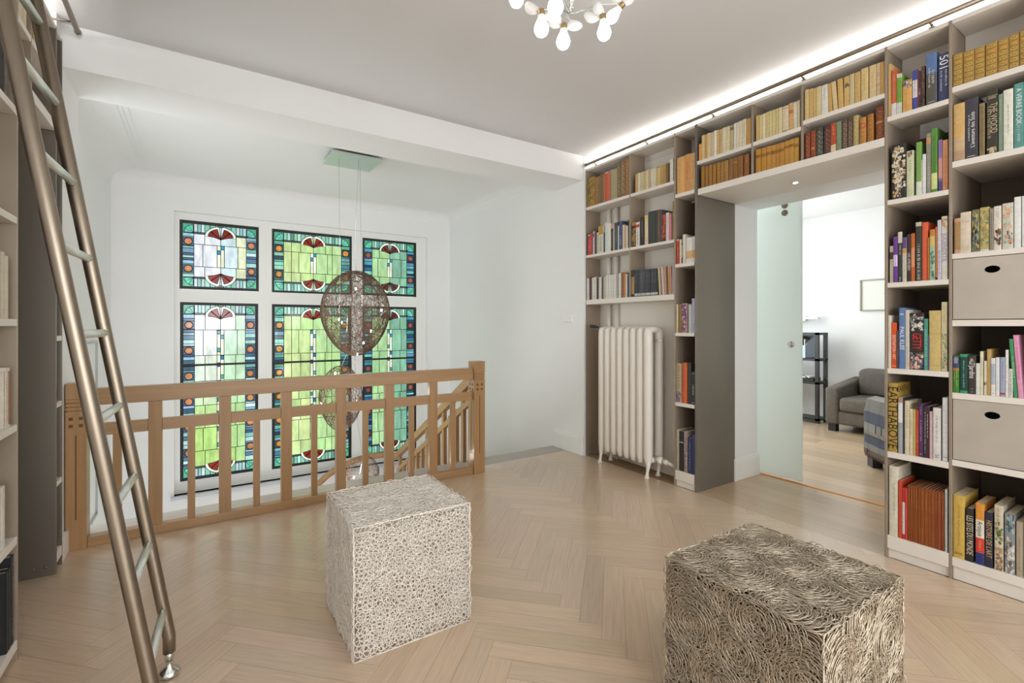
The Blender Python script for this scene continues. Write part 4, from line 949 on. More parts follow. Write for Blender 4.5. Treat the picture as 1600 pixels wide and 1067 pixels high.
            vs, fs = text_mesh(a[2], float(a[1])); b.add([(v.x*1.0+float(a[3])*d, -w/2-.0006, h-.032+v.y) for v in vs], fs, hx(a[0]))
    o = b.build(name, M_BOOK); o.location = loc; o.rotation_euler = (lean, 0, 0)
    if pages:
        p = B(); xa, xb = sorted(((round_+.004)*sgn, (d-.004)*sgn)); p.box(xa, xb, -w/2+th+.0002, w/2-th-.0002, .0025, h-.003)
        pb = p.build('page_block', M_PAGE); pb.parent = o
    return tag(o, label, cat, group)
ORD = ['', 'first', 'second', 'third', 'fourth', 'fifth', 'sixth', 'seventh', 'eighth', 'ninth', 'tenth', 'eleventh', 'twelfth', '13th', '14th', '15th', '16th', '17th', '18th', '19th', '20th', '21st', '22nd', '23rd', '24th', '25th', '26th', '27th', '28th', '29th', '30th']
# each cell: origin and scale of the close-up the edges were read in, shelf height, phrase, depth, rows "x0 x1 top colour [lean px] flags | look"
CELLS = [
('910 240 11.85', 2.394, 'top shelf next to the beam', .15, '''
22 92 470 75703e L9a8a50|olive leather book
95 222 440 9c7c38 M0.1:0.9:8a6a30:b09048:7a5a28|thick mottled gold brown book
225 290 435 9e7040 La07a48|tan leather book
290 338 412 80704e T5a4c34:.2:.8|khaki clothbound book
345 380 372 7e664c|dusky brown book with white head Be0d8c8:.97:1
380 425 376 b46a42|faded orange clothbound book
428 472 340 c45c40 Be0c8b0:.96:1|bright coral red book
472 520 335 be6c50|dull coral book
522 565 292 a89c76 T8a8060:.3:.7|pale khaki book
565 600 290 9aa284|sage green book
600 640 285 b09c70|sand coloured book
640 698 168 7e684c Ld8c8a0|tall brown spine with cream dots
700 782 135 8a6c4c Le0d0a8|tall tooled leather book
785 868 90 9c7044 Ldcc488|tallest tan leather book'''),
('980 210 9.7', 2.394, 'top shelf, second bay from the beam', .14, '''
120 158 598 c8aa78|sand paperback
160 195 582 dccfae|pale cream paperback
195 240 572 d0c4a0 Ta89870:.2:.6|cream paperback
240 285 556 c4ae7c|ochre paperback
285 315 542 d8cca8|light cream paperback
315 352 528 bfae8a Ta09070:.3:.9|worn beige paperback
355 395 520 dcd4bc|ivory paperback
395 430 510 d6ceb4|off white paperback
430 460 492 c2ac70|mustard cream paperback
460 500 500 ccb680|straw paperback
500 545 468 bc9258|tan paperback
545 583 456 b5935e T8a6a3c:.3:.7|brown paper bound book
583 622 436 7d6438|dark olive brown book
640 692 372 dedad0|tall plain white book'''),
('980 210 9.7', 2.281, 'narrow tower, top shelf', .15, '''
748 862 345 d8a668 Tb07838:.2:.9:.1:.2|thick apricot clothbound book
862 950 300 d09658 Ta86a30:.3:.8|amber clothbound book
952 1032 282 d2a470 Tb08040:.3:.8|peach clothbound book'''),
('910 330 13.34', 1.932, 'second shelf next to the beam', .13, '''
68 105 470 3e4654|dark slate book
108 150 485 c4423a Bd8c8b8:.93:1 Te8c0b0:.2:.8|red paperback with cream head
150 195 468 b84a40 Te0b0a0:.2:.7|brick red paperback
196 218 458 9a4240|thin crimson book
219 248 420 c8c2cc Bb04848:.75:.9|lilac white book with a red patch
252 290 402 4c464c|dark grey book
292 323 440 d0c29c T8a7a50:.1:.9|straw yellow book
326 435 305 d6d2c8 Bb8922e:.68:1 T5a5450:.05:.6:0:.5|white book with a gold top
436 462 440 404c46|dark green book
465 530 240 d4d8d4 Tb0b8b4:.2:.8|tall pale grey book
530 584 250 deded0|tall ivory book
586 640 258 403834 Bd8948c:.82:1 Tb8b0a0:.1:.7|black book with pink head
643 661 262 d4ccc0|thin cream book
663 735 235 46524e T8a9490:.3:.8|thick slate green book
737 755 300 dcd8d8|thin white book
756 828 205 4c5476 Td0d0e0:.15:.5|tall navy book
829 868 280 dccaac|pale peach book
869 898 300 c4986e|thin tan book
900 945 302 d2cebe|off white book
946 984 172 3e443a|tall dark green book at the divider'''),
('980 310 11.85', 1.932, 'second shelf, second bay from the beam', .14, '''
40 72 432 8c6e4c|brown striped book
76 152 440 3a302a Bb8782c:.86:1 Mb:.05:.8:b8863c:4a4a44|dark book with gold top band
155 225 438 d8d2c8 Bc04a44:.78:.9 T6a6460:.1:.6|white book with red title
230 306 348 3a3230 T8a8480:.3:.9|black clothbound book
318 380 312 dec8a8 Bd6c27c:.78:.95|cream book with yellow patch
384 520 236 3a403c B2c302e:0:.02|very thick black green book
525 558 215 46463f|dark olive slim book
560 598 208 6e5a48 Tb08a60:.2:.8|brown slim book
600 634 206 524e5a|violet grey slim book
636 710 240 322c2c Mc:.05:.9:c4542e:b0482a:d86a3c|black book with orange ornament
713 762 262 dcd0d0 T8a8088:.4:.9|pale pink white book
763 814 300 cb848c|rose pink book
832 872 48 a28a66 T6a5638:.05:.95|tall brown book by the tower'''),
('910 400 10.667', 1.502, 'lowest shelf above the radiator', .13, '''
62 108 372 c9d0c8|pale green white booklet
110 150 348 5c383c|maroon booklet
152 194 358 d8d0c8|pale pink white booklet
195 232 350 d2ccc2|off white booklet
234 268 360 42403e|charcoal booklet
270 315 356 d6d0c8|white booklet
317 346 350 4c4642|dark grey booklet
347 380 348 beb4a4|beige booklet
382 428 318 d8d6cc|plain white volume
430 470 314 dad8d0|plain white volume
471 510 312 d4d2ca|plain white volume
512 558 308 d8d4cc|plain white volume
560 602 292 aaa292|grey beige booklet
605 640 285 d6dcd6|tall greenish white book
643 679 276 8c6040|brown book
680 715 286 c8823e|orange book
716 742 300 dad2ca|white book
743 785 318 3e5674|blue book at the divider'''),
('910 400 10.667', 1.502, 'lowest shelf above the radiator, second bay', .13, '''
812 862 235 3c362e Ba88450:.1:.75|dark brown magazine with tan panel
866 888 238 3a3e42 Tb8b8b8:.5:.9 Bc8c8c4:.03:.12|dark magazine
890 912 236 3c4246 Bc8c8c4:.03:.12|dark magazine
914 936 233 34383c Ta8a8a8:.5:.9 Bc0c0bc:.03:.12|dark magazine
938 960 231 4a4e58 Bc8c8c4:.03:.12|dark magazine
962 984 228 50505c Tb8b8b8:.5:.9 Bb8a8a8:.03:.12|dark magazine
986 1008 226 5a5058 Bc0b8b8:.03:.12|dark magazine
1010 1032 224 3c464a Tb8b8b8:.5:.9 Bc8c8c4:.03:.12|dark magazine
1034 1056 221 425058 Bb8c0c4:.03:.12|dark magazine
1058 1080 219 4a4a4e Tb8b8b8:.5:.9 Bc8c8c4:.03:.12|dark magazine
1082 1104 217 44404a Bc8c8c4:.03:.12|dark magazine
1106 1128 215 343a40 Tb8b8b8:.5:.9 Bc8c8c4:.03:.12|dark magazine
1130 1152 213 50484c Bc8c8c4:.03:.12|dark magazine
1154 1176 211 383c40 Tb8b8b8:.5:.9 Bc8c8c4:.03:.12|dark magazine
1178 1200 209 44484c Bc8c8c4:.03:.12|dark magazine
1202 1224 207 3a4048 Tb8b8b8:.5:.9 Bc8c8c4:.03:.12|dark magazine
1226 1252 205 34363a Bc8c8c4:.03:.12|dark magazine
1275 1300 182 d0c28c /-22|leaning straw yellow magazine
1302 1325 186 8a8070 /-20|leaning taupe magazine
1330 1362 178 dcc0bc /-26|leaning pale pink magazine
1364 1400 180 c09480 /-18|leaning terracotta magazine
1402 1428 176 6e5640 /-18|leaning brown magazine
1430 1452 176 c09c60 /-16|leaning mustard magazine
1454 1490 172 b88474 /-16|leaning rose brown magazine
1492 1520 168 b8a8b4|mauve magazine by the tower'''),
('1050 350 15.24', 1.734, 'narrow tower, second shelf', .2, '''
100 168 362 b43c28 Bc8a870:.93:1 Te0a890:.3:.7|red book with gold head
172 212 366 e0dac0|thin cream book
215 245 450 5a4e44 Ba8a098:.3:.9|short brown book
248 312 248 dcd4c8|tall ivory book
318 470 318 dedcd4 Bd8ac74:.17:.47|thick white book with beige orange band
474 560 290 d2d0c8 Bd29858:.17:.47|white book with orange band'''),
('1040 340 4.85', 1.198, 'narrow tower, third shelf', .2, '''
80 92 655 dccfb4|thin cream book
93 118 655 8e7040 T5a4020:.1:.9|olive brown book
119 158 650 d2a68c M.02:.98:6a4a78:7a5a88:5a4068|peach book with purple pattern
160 171 660 806080|thin purple book
173 195 657 bcc0b0|grey green book
197 225 612 acacca T7a7aa0:.1:.3|tall lavender book'''),
('1040 540 4.85', .655, 'narrow tower, fourth shelf', .2, '''
78 116 135 b8aa84 T4a4438:.35:.95:0:.7 M0:.3:7a6a8a:5a5a7a:a08070|beige book with dark lettering blocks
117 134 136 b45c48 T3a3040:.3:.9|reddish slim book
135 160 130 dc682e|bright orange book
162 190 130 3c3834|black book
191 225 196 303032 Hd8d8d8:.05:1 Hd8d8d8:.93:1 Td8d8d8:.3:.6|short black book with white frame'''),
('1040 540 4.85', .127, 'narrow tower, bottom shelf', .2, '''
80 100 635 b4aa96 T5a5040:.4:.5|beige book
102 134 652 2e2a26 Bd0c8b8:.72:.74|black book
136 163 650 a08e88 M.05:.95:a86a6a:6a7a8a:c0a898|patterned grey pink book
166 199 700 2e3658 T8a94b0:.1:.9|short navy book
201 225 676 343e70|dark blue book'''),
('1085 170 8.21', 2.485, 'upper shelf of the bridge, beam end', .13, '''
55 90 452 dc9c5c|short orange paperback
92 128 338 dabe88|cream paperback
130 157 330 cba05e T8a6a38:.2:.7|tan paperback
159 204 310 dcc8a0 Tb89c6c:.4:.9|cream paperback
206 244 300 cfb88e|sand paperback
247 284 278 e6e2d6|white paperback
286 318 270 d2ac6c|ochre paperback
320 357 260 caac7c T9a7c4c:.3:.8|tan paperback
358 400 240 ded2b2|cream paperback
401 450 226 dacca6 Tb8a880:.5:.9|ivory paperback
452 500 210 baaa82 B7a6c50:.8:.93|grey beige paperback with dark patch
504 535 186 e2dccc|white paperback
537 570 172 dacebc|pale paperback
571 609 155 ded4b4 Tb8a480:.3:.9:0:.6|cream paperback
611 661 132 dad2b6 Tb8a480:.3:.9:0:.6|ivory paperback
665 722 120 c49454|orange tan paperback'''),
('1085 170 8.21', 2.276, 'lower shelf of the bridge, beam end', .13, '''
78 125 738 96682a Lc89a48|ochre brown leather volume
130 173 732 96662c Lc89a48|ochre brown leather volume
177 222 716 9a6c2c Lc89a48|ochre brown leather volume
226 272 704 9a6a30 Lc89a48|ochre brown leather volume
276 325 686 a0702e Lc89a48|ochre brown leather volume
328 370 675 a4763a Lc89a48|ochre brown leather volume
373 432 662 a47a40 Lc8a058|ochre brown leather volume
440 488 640 8c6234 |plain brown volume
490 549 622 8a5f30 Bb08040:.75:.8|plain brown volume
553 619 602 8e6232 T6a4418:.2:.8|plain brown volume
634 698 580 8c5a2e Tc09058:.6:.9|dark brown volume standing apart'''),
('1170 140 7.62', 2.488, 'upper shelf of the bridge, middle bay', .13, '''
82 127 306 d0b072|ochre paperback
129 157 302 d8c48c|straw paperback
159 195 286 e2d8b8|ivory paperback
197 239 266 d4be86 Tb09860:.3:.7|sand paperback
241 275 256 dac894|cream paperback
277 314 240 d6c68e|straw paperback
316 350 228 d2bc84 Tb09860:.3:.7|sand paperback
352 394 214 dacc9c|pale yellow paperback
396 470 196 deccac Bc89890:.9:.94 M0:.08:6a5a4c:b0a090|thick pale rose paperback
473 524 156 d2a86c Bc87048:.6:.74|ochre paperback with red patch
526 570 150 dad4ba|pale grey cream paperback
572 606 128 d2c6a0|cream paperback'''),
('1170 140 7.62', 2.276, 'lower shelf of the bridge, middle bay', .13, '''
80 140 706 ba8430 B8c5c24:.62:.75|honey leather volume
143 203 690 ba8634 B94642a:.62:.75|honey leather volume
205 261 672 bc8838 B94642a:.62:.75|honey leather volume
263 318 660 b8863a B8c5c24:.62:.75|honey leather volume
320 361 645 b68038 B94602a:.62:.75|honey leather volume
363 418 630 b8843a B8c5c24:.62:.75|honey leather volume
420 475 610 bc8a3a B94642a:.68:.8|honey leather volume
477 536 590 be8e3e B8c5c24:.68:.8|honey leather volume
539 592 572 bc9040 B94642a:.62:.75|honey leather volume'''),
('1250 90 6.28', 2.517, 'upper shelf of the bridge, near bay', .13, '''
45 85 315 d6bc80|sand paperback
87 129 304 d2b272 Tb89850:.3:.9|ochre paperback
131 154 300 d0b074|slim ochre paperback
156 207 283 d8c490|straw paperback
209 274 266 dedcd2 Tb8b8ac:.4:.9|white paperback
280 318 255 c8a062 /-16|leaning tan paperback
326 370 236 dac290 /-24|leaning cream paperback
376 426 208 d2ac66 /-12|leaning ochre paperback
428 485 182 d4b070 M.62:.78:6a6850:5a5c48:7a785c|thick ochre paperback with dark square badge
487 530 160 cabd92|greenish grey paperback
532 590 140 cfac6e Tb08a48:.2:.9|golden paperback
596 668 102 d8be86 Tb89858:.3:.8|wide sand paperback
678 744 72 dac090 Tb89858:.3:.8|cream paperback
747 785 52 cfb892 Ha08058:.6:4 Ha08058:.3:3|pale brown paperback
787 829 38 ca9c5c|orange tan paperback'''),
('1250 90 6.28', 2.276, 'lower shelf of the bridge, near bay', .14, '''
45 95 738 803822 Lc09050|red brown leather volume
97 150 716 8c3c22 Lc09050 Pa83828:.28:.4|russet leather volume
153 222 686 40443c Lb8b8a0|black green leather volume
230 298 668 50302e Lb88868|dark maroon leather volume
299 350 642 b44c2a Bd8c8a0:0:.25 Td8b060:.6:.9|orange red book with cream foot
353 405 625 7c8a70|plain green clothbound book
408 460 606 604838 Lc8b498|dark brown volume with pale ornaments
462 510 592 584636 Lc8b498|dark brown volume with pale ornaments
513 572 566 b29c68 Ld8c890|tan vellum volume
578 645 586 b27e3e Lc89850 Pb4502c:.58:.76|tan leather volume with red label
653 717 552 a66e2e Lc89048|brown calf volume
738 829 476 80462a Lc08848 Md:.5:.55:c89858|large reddish leather volume'''),
('1380 70 8.89', 2.381, 'top shelf of the doorway tower', .17, '''
46 106 268 d2aa70|tall sand paperback
110 184 352 c45f34 Bdcd8d4:0:.27 Te8b090:.3:.9|orange book with white foot
188 210 402 74a040 Bdedcd4:0:.28 Be0ded8:.9:1|green and white slim book
212 234 400 7cab44 Bdedcd4:0:.28 Be0ded8:.9:1|green and white slim book
236 258 394 84b04c Bdedcd4:0:.28 Be0ded8:.9:1|green and white slim book
264 396 485 d8a462 Md:.72:1:5a4a40:c8b8a8:8a7a70:e0dcd4 Tc08848:.1:.6:.1:.2|short wide ochre book with a photograph
404 472 352 4250a0 Bdcdcdc:.30:.75 T3a4a9a:.32:.73|blue book with white title panel
476 482 358 a03c30|thin red book
484 522 365 40343e Te0d8d8:.35:.52:0:.5|dark plum book
525 572 292 5e4634 M.1:.95:2c241e:3a2e26:8a6a50|brown picture book
592 742 112 607aa8 B5a564e:0:.6 Te8e8e8:.40:.66:-.15:.25 Te8e8e8:.34:.72:.2:.2 Hd0d0d0:.04:1|thick blue and grey book
760 905 112 404668 Wf4f4f4:.80:.050:501:-.02 Te4e4e4:.22:.64:.22:.2 Te4e4e4:.3:.64:-.25:.2|thick navy book numbered 501'''),
('1480 30 9.7', 2.431, 'top shelf of the box tower', .14, '''
85 232 520 a88642 G|gold tooled antique volume
240 408 470 a88644 G|gold tooled antique volume
412 568 415 a68442 G|gold tooled antique volume
578 758 350 ac8442 G|gold tooled antique volume
765 928 288 a48240 G|gold tooled antique volume
932 1092 218 a88844 G|gold tooled antique volume
1098 1250 150 a68442 G|gold tooled antique volume'''),
('1380 190 8.21', 1.930, 'second shelf of the doorway tower', .18, '''
102 290 285 2a2622 Mz:.03:.97:d8ccb0:c8a878:e0d8c4:5a4a3c:d8ccb0 Tf0e8d8:.15:.6:0:.5|thick black book with ornate cream panel
298 390 372 ccd0ac Md:.86:1:8a5a44:c8a088:4a443c T8a9078:.55:.8|pale green book with picture head
420 490 262 7ca352 Bd8dccc:0:.25|leaf green book
464 498 492 d6d2da|short white book
500 545 416 dcdcd8|white book
549 608 148 8c8a7c Bc89068:.82:.93 Tc8c4b8:.1:.5|grey book with orange detail
613 692 82 5e8e3e T2c5a20:.3:.9:0:.5 Bd0d890:.05:.3|tall green garden book
703 755 232 8070a0 Bc8908c:.25:.65 B504a80:0:.2|violet and pink book
758 829 232 d29264 Tb86a40:.1:.8:0:.5|salmon orange book'''),
('1480 120 7.625', 2.062, 'second shelf of the box tower', .19, '''
70 206 316 d2aa6c Bb89a7c:0:.18 Bc8ac88:.2:.4 Te0c898:.68:.9:0:.5|sand coloured book with pictured foot
204 365 252 423f46 Uf0f0f0:.47:.022:L'aventure des Stols:-.12:.62 Te8e8e8:.3:.72:.18:.12 He8e8e8:.03:1|charcoal book with white title L'aventure des Stols
380 446 312 8c7854 T4a3c28:.05:.95:0:.6|brown patterned narrow book
468 598 150 3a362e Bc8b890:.90:.905 Hd0c098:.86:2 Wc8b890:.55:.034:THE WOOD:-.15:.5 Tc8b890:.25:.74:.28:.4 Mz:.0:.1:a89870:c8b890|black book with large gold title THE WOOD
607 663 202 7e907e Tb8c4b0:.5:.9|slim grey green book
667 784 148 e0e0d0 T7a7a70:.25:.75:0:.2|white book with fine vertical title
792 908 72 5c948e Wf0f4f0:.64:.024:A VERRE BOOK:0:.62 Tc8e0d8:.1:.35|tall teal book with white title'''),
('1380 330 8.89', 1.484, 'third shelf of the doorway tower', .18, '''
85 137 482 b6ae98 B3c3430:.64:.83|short grey book
139 197 352 6c3e90 Be0c8ec:.35:.6 T4a2070:.36:.59|violet book
200 262 286 3c3a36 Bd6d0bc:.78:1 Te0e0e0:.55:.73 Te0e0e0:.02:.1|black book with cream head
264 322 362 ccc6b8 B604888:.75:1 Bc89848:.64:.74 T8a8478:.1:.6|cream book with purple head
327 382 318 3e2e30 Wd8ccc0:.42:.016:LES ATELIERS:0:.7|dark brown book with pale title
386 436 306 c4642e Bd8946c:.3:.7|orange brown book
446 530 150 3c3c32 Bc0b8a0:.93:1 Te8e8e0:.03:.62:0:.5|black book with white vertical title
537 616 152 d85e3a Te88060:.05:.95:0:.15|tall red orange book
618 640 362 a87234|short brown ochre book
644 716 252 a8c0a0 Bc87c38:.87:1 Bd0b868:.68:.87 M.02:.6:4a8a80:8abfa0:3a5a50|book of green mosaic with orange head
722 748 216 dc7c3a B3a3430:0:.05|slim orange book
752 805 122 cac8d6 T6a6080:.1:.5:0:.5|pale lilac book
809 892 68 dcd6ca Mz:.8:.99:c89a60:a07a50:d8b088 W8a82b0:.5:.026:JUGENDSTIL:0:.55|tall cream book titled JUGENDSTIL'''),
('1480 300 10.67', 1.607, 'shelf on the upper metal box', .18, '''
115 228 436 cc9e7c Ba88458:.1:.9 Td8b088:.1:.9:.1:.1|pinkish brown book
215 395 332 d8cab4 Hc8b88c:.08:3 H8a8270:.76:1|thick plain cream book
410 535 292 6e6e52 Mz:.02:.98:4a5a68:b8a050:8a9a90:2c2c28:c8b468|dark painting book
540 695 252 bcae72 Mz:.1:.98:d0c080:9a8a50:7a8a6a:c8b070:b09858 Bd8d4cc:0:.04|gold painting book
704 775 272 8e887a T5a5448:.3:.9|grey brown book
776 900 232 dcd4c6 Mz:.1:.5:4a3c30:5a4a3c:b08050 T9a948a:.75:.95:0:.5|white book with dark portrait foot
912 1100 182 ccccba Mz:.35:.95:d8a080:a8c0bc:b8c8c0:d8d0b8:e0a888 Mz:.1:.4:3c4858:b0c8c8:d89878:6a6458|wide pastel painting book
1112 1228 78 e2e2de|tall plain white book
1240 1340 60 e4e4e2|second tall plain white book'''),
('1380 465 8.54', 1.023, 'fourth shelf of the doorway tower', .18, '''
35 62 240 a49484|taupe slim book
64 104 235 dcd2c2 Tc0b09c:.2:.8|cream book
106 176 334 d8541f Wf0d8c8:.47:.020:DESTINATION \u2022 ART:0:.56 Hf0d8c8:.05:1|orange book titled DESTINATION ART
180 204 438 4c4a4c|short dark slim book
208 286 134 5c7aaa Wf0f0f4:.50:.026:PAUL KLEE:0:.4 Hf0f0f4:.88:2|blue book titled PAUL KLEE
290 345 162 ccc4b8 T6a6a66:.05:.38:0:.3|tall grey cream book
347 538 204 2e2826 Md:.68:.99:dcdad4:8a8a84:3a3a3a:c0bcb4:1c1c1c Mz:.01:.3:c89880:e0c8b8:7a5a50:4a5a78:d8a890:2c2826 We02828:.5:.052:GETTY:0:.3|thick black book with red title GETTY
541 592 280 4c9282 Ta8d8c8:.1:.8:0:.5|teal green book
594 605 500 4c5c84|thin blue book
608 772 172 ccb474 Hae924c:.6:2 Hb09858:.08:1|thick straw coloured slipcase
776 852 58 d2c6a0 Mz:.03:.55:c8a070:6a8a90:a8a878:5a8a70 Ta09468:.7:.95|tall cream picture book'''),
('1480 515 9.275', .922, 'shelf between the two metal boxes', .16, '''
42 170 376 3e7e2a B40406c:.67:.97 Bc07840:.6:.66 Hd8d8e8:.8:5 Td8e0a0:.15:.55:-.15:.15 Te0a840:.3:.55:.2:.15|green gardening book with purple top
178 292 356 40946c B14443c:.07:.93 T9fe0c0:.15:.85:0:.22|emerald green book with dark title strip
300 412 376 3e3432 Ma:.74:.93:8a8a80:a8a498:5c5850 Wf0f0ec:.57:.028:Jardins:0:.35 Ta09890:.05:.15|dark brown book titled Jardins
415 472 488 dadad0|short white booklet
474 518 314 d6d2b8 T9a9468:.45:.9|pale olive slim book
528 570 452 d4ccb2 Ma:.28:.38:5a3a20:7a5a38|cream booklet with brown emblem
573 628 282 bc9c62 Ta07830:.3:.6|tall ochre book
632 698 412 dcdcd6 Ba8b4c0:.3:.85 Hc86868:.06:1|white book with grey blue stripe
702 756 402 dedede Tb0b0b0:.2:.5|white book
762 838 402 9ca6be Bb03848:.05:.1 T6a7488:.4:.9|grey blue book with red dot
842 884 292 e0dcd8 T8a8a8a:.3:.7|slim tall white book
888 948 568 d4d0ca T5a5a58:.1:.9:0:.5|short white book with dark lettering
962 1020 135 40905e /-72 Td8e8c8:.35:.7|leaning emerald green book
1028 1105 78 dc96b6 /-78 Tc06a94:.3:.8|leaning pink book'''),
('1380 590 7.62', .573, 'fifth shelf of the doorway tower', .2, '''
42 164 64 ac8e40 B4a3814:0:.001 W2c2414:.50:.062:EARTHABOVE:.0:.95 A2c2414:.046:EARTH:.42|big ochre box lettered EARTH ABOVE
176 230 235 a0a6aa Bc08458:.92:.99 Bdcdcdc:.55:.9|silver grey book
232 248 240 2e2c2e|thin black book
252 306 278 d4c8ac T8a8268:.5:.9|cream book
310 350 372 d8c8a8 T4a4638:.45:.92:0:.35|short cream book with black title
353 382 378 bcb066|thin olive yellow book
384 417 384 c03e2a Te0a090:.3:.6|slim red book
420 470 314 50305a Tb8a8d8:.30:.72:0:.4 Tb8a8d8:.8:.96:0:.25 Hd8d8d8:.05:1|purple book with lilac title
473 548 346 3c2a34 Te8e0e0:.1:.9:.2:.14 Te8e0e0:.4:.85:-.2:.14|dark plum book with white lettering
551 583 402 cca6aa|slim dusty pink book
588 682 362 dcdad4 T7a8078:.35:.85:0:.3 H3a3a3a:.04:3|white book with dark square mark
702 766 240 dcdce0 Hb0a8b8:.6:1 H2a2a2a:.06:1|tall white book at the divider'''),
('1380 720 7.11', .121, 'bottom shelf of the doorway tower', .2, '''
60 160 60 d6d0bc T9a967c:.30:.75:-.05:.35 T8a8670:.8:.95:.25:.1|tall cream book
166 206 222 c44428|tall orange red book
209 237 300 b83430 Bdcdcd8:.1:.72 T3a3a6a:.12:.7|red and white slim book
240 267 306 c83c38 Te8a8a0:.4:.6|bright red slim book
271 299 268 8a4618 Tc08840:.68:.95|russet magazine volume
301 325 275 8c481a Tc08840:.65:.95|russet magazine volume
326 350 282 8a4618 Tc08840:.68:.95|russet magazine volume
351 384 288 8c4a1c Tc08840:.62:.95 |russet magazine volume
386 414 296 8a4618|russet magazine volume
415 454 304 8c481a Tc08840:.62:.95 Tc08840:.05:.3|russet magazine volume
455 494 312 8e4a1c Tc08840:.45:.95|russet magazine volume
495 529 320 8a4618 |russet magazine volume
530 568 328 8c481a Tc08840:.6:.95 Tc08840:.05:.25|russet magazine volume
569 603 336 8a4420 Tc08840:.65:.95|russet magazine volume
604 640 345 8c4624 Tc08840:.65:.95|russet magazine volume
641 678 352 8a4224 Tc08840:.62:.95|russet magazine volume
684 712 318 ccd6d2 T5a6468:.55:.7|slim pale blue book at the divider'''),
('1480 750 6.667', .109, 'bottom shelf of the box tower', .22, '''
50 178 160 ccaa52 T8a7030:.2:.85:0:.2 H3a3010:.06:2|thick mustard yellow book
190 270 300 2c2826 Wd8ccb0:.5:.034:LES SITES DU MONDE:0:.78|black book titled LES SITES DU MONDE
292 384 246 da9238 Be0dccc:.44:.73 Bd03a3c:.2:.43 B2c3474:0:.195 W2a2a2a:.585:.024:Artique:0:.26 Te8b040:.24:.4|orange, white, red and navy banded book
390 472 340 26283e Wccac70:.52:.027:HISTOIRE DE L'ART:0:.72|navy book with tan title HISTOIRE DE L'ART
488 582 266 ccc4ac Mz:.0:.36:a88468:8a6a50:b89878 Mz:.38:.75:6a7a4a:8a9a68:a88a60:4a5a3a T8a4a2c:.72:.95:.1:.4|picture book of a landscape
594 704 358 8e9090 Mz:.0:.62:c8c4bc:8a8680:5c5850:d8d4cc Mz:.65:1:7a94a0:4a5a64:a8b8c0|grey picture book with blue sky head
716 784 436 ac9f88 T5a5244:.1:.75:0:.2|taupe book with dark vertical title'''),
]
def parse_rows(txt):
    for ln in txt.strip().split('\n'):
        ln = ln.strip()
        if not ln: continue
        spec, look = ln.rsplit('|', 1) if ln.count('|') == 1 else (ln.split('|')[0], ln.split('|')[1])
        import re
        parts = re.split(r' (?=(?:[BTHPWUAL][0-9a-f]{6}|G$|M[.0-9a-z]|/-?\d))', spec)
        head = parts[0].split(); x0, x1, yt = map(float, head[:3]); col = head[3]
        look_parts = look.split(' B'); look = look_parts[0]
        yield x0, x1, yt, col, parts[1:], look
XSP = XF+0.006
CELLY = [3.482, 2.914, 2.446, 2.256, 1.817, 1.498, 1.066, .80, .505, .19]
def book_label(look, nth, phrase):
    for t in ('%s, %s from the beam on the %s', '%s, %s from the beam, %s', '%s, %s from beam, %s', '%s, %s, %s'):
        L_ = t % (look, nth, phrase)
        if len(L_.split()) <= 16: return L_
    return L_
for org, zs, phrase, depth, txt in CELLS:
    ox, oy, sc = map(float, org.split()); rows = list(parse_rows(txt)); n_ = len(rows); cnt = {}
    for i, (x0, x1, yt, col, fl, look) in enumerate(rows):
        u0, u1 = ox+x0/sc, ox+x1/sc; v = oy+yt/sc; lean_px = 0; flags = []
        for f in fl:
            f = f.strip()
            if f.startswith('/'): lean_px = float(f[1:])/sc
            elif f and not f.startswith('W c8') and len(f) > 0: flags.append(f)
        a_, c_ = onX(u0, 520, XSP), onX(u1, 520, XSP); yl_, yr_ = a_.y, c_.y; w = 0
        ym = (yl_+yr_)/2; ci = [k for k in range(len(CELLY)-1) if CELLY[k] >= ym > CELLY[k+1]]
        if ci: yl_ = min(yl_, CELLY[ci[0]]-.0075); yr_ = max(yr_, CELLY[ci[0]+1]+.0075)
        w = max(.004, abs(yl_-yr_)-.0006); yc = (yl_+yr_)/2
        uc = (u0+u1)/2; h = onX(uc+lean_px, v, XSP).z-zs-.0005; lean = 0
        if lean_px: dy = onX(uc+lean_px, 520, XSP).y-yc; lean = -math.atan2(dy, h); h = h/math.cos(lean)-w*.5*abs(math.sin(lean))
        d = depth*random.uniform(.86, 1.0); dz = w/2*abs(math.sin(lean))
        good = [f for f in flags if f[0] in 'BTHMPLGWUA']
        make_book('book', w, h, d, col, good, (XSP+random.uniform(0, .004) if zs < 2.2 else XSP+random.uniform(0, .003), yc, zs+.0004+dz), lean,
                  label=book_label(look, ORD[i+1], phrase), group='books on the '+phrase)
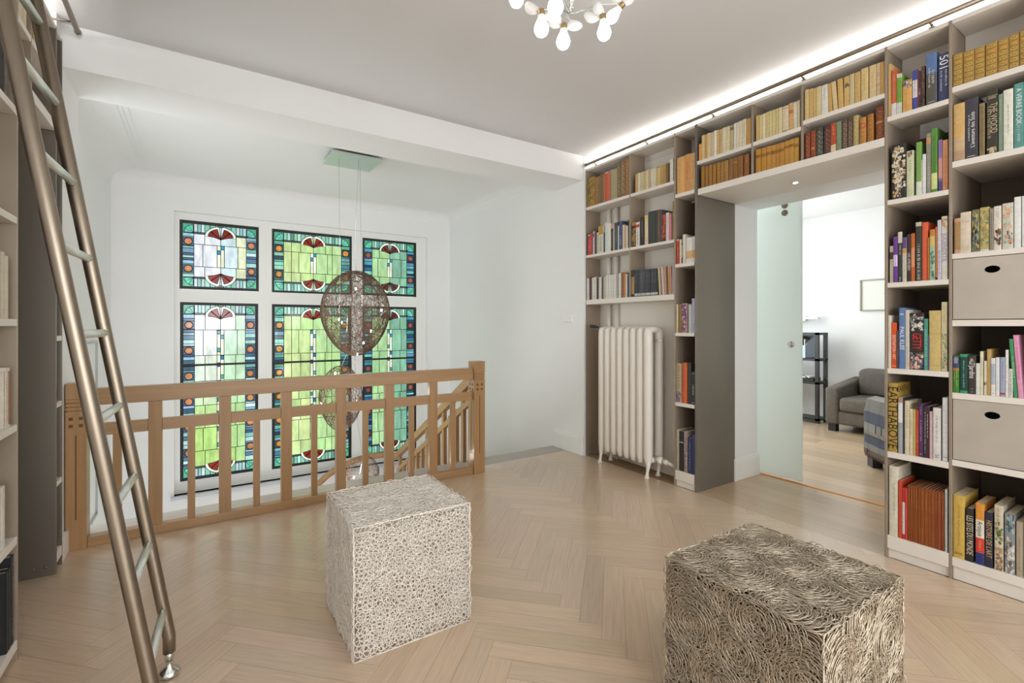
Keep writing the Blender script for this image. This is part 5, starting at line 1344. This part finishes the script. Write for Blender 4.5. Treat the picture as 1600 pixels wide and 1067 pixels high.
# books of the opposite bookcases
def lbook(y0, y1, z, h, col, flags, look, grp, d=.14, x=-.586):
    make_book('book', abs(y1-y0)-.0006, h, d, col, flags, (x, (y0+y1)/2, z+.0004), 0, sgn=-1, label=look, group=grp)
g1 = 'books in the tower behind the ladder'
lbook(2.435, 2.405, 1.276, .225, 'd8cdb8', [], 'plain cream book edge in the tower behind the ladder, above eye level shelf', g1)
lbook(2.40, 2.37, 1.276, .235, 'd2c6b0', [], 'second cream book in the tower behind the ladder, above eye level shelf', g1)
lbook(2.452, 2.432, .884, .215, 'ddd2c4', ['Ba06a44:.05:.95'], 'cream book with brown stripe in the tower behind the ladder', g1)
lbook(2.430, 2.405, .884, .20, 'd8ccbc', ['Tb88868:.1:.9'], 'pale book beside the brown striped one behind the ladder', g1)
lbook(2.40, 2.37, .466, .22, 'dad2c4', [], 'cream book low in the tower behind the ladder', g1)
lbook(2.495, 2.462, .078, .325, '1f1f22', ['Tc0c0c0:.1:.95:0:.3'], 'tall black volume with silver lettering nearest the dark recess', g1, .22)
lbook(2.458, 2.436, .078, .295, '1c1f26', ['T8a90a0:.1:.4'], 'black blue volume in the middle of the three dark volumes', g1, .22)
lbook(2.434, 2.412, .078, .29, '17181a', [], 'black volume farthest from the dark recess, bottom shelf', g1, .22)
lbook(2.42, 2.39, 2.065, .24, '4a443e', ['Ta0a0a0:.2:.8'], 'dark book high in the tower behind the ladder', g1)
g2 = 'cream volumes on the bridge behind the ladder'
for i in range(9):
    y = 2.82-.001-.032*i
    lbook(y, y-.030, 2.50, .215-.004*(i % 3), ['d6c8a6', 'cdbd98', 'dccfb2'][i % 3], [], '%s of nine cream volumes on the high bridge shelf behind the ladder' % ORD[i+1], g2, x=XL-.006)
for i in range(3):
    y = 3.02-.034*i
    lbook(y, y-.032, 2.50, .20, ['cbb68c', 'd6c8a6', 'c4b080'][i], [], '%s of three tan volumes in the far bay of the bridge behind the ladder' % ORD[i+1], g2, x=XL-.006)
pk = thing('paper_bundle', 'small cream paper bundle lying on the bridge shelf behind the ladder', 'bundle', (-.70, 2.70, 2.277))
b = B(); b.box(-.76, -.64, 2.62, 2.70, 2.277, 2.315, hx('d8cba8')); b.box(-.75, -.65, 2.625, 2.69, 2.316, 2.34, hx('b8935a')); b.build('sheets', M_BOOK, pk, bevel=.002)
print('BOOKS', BOOKN[0])
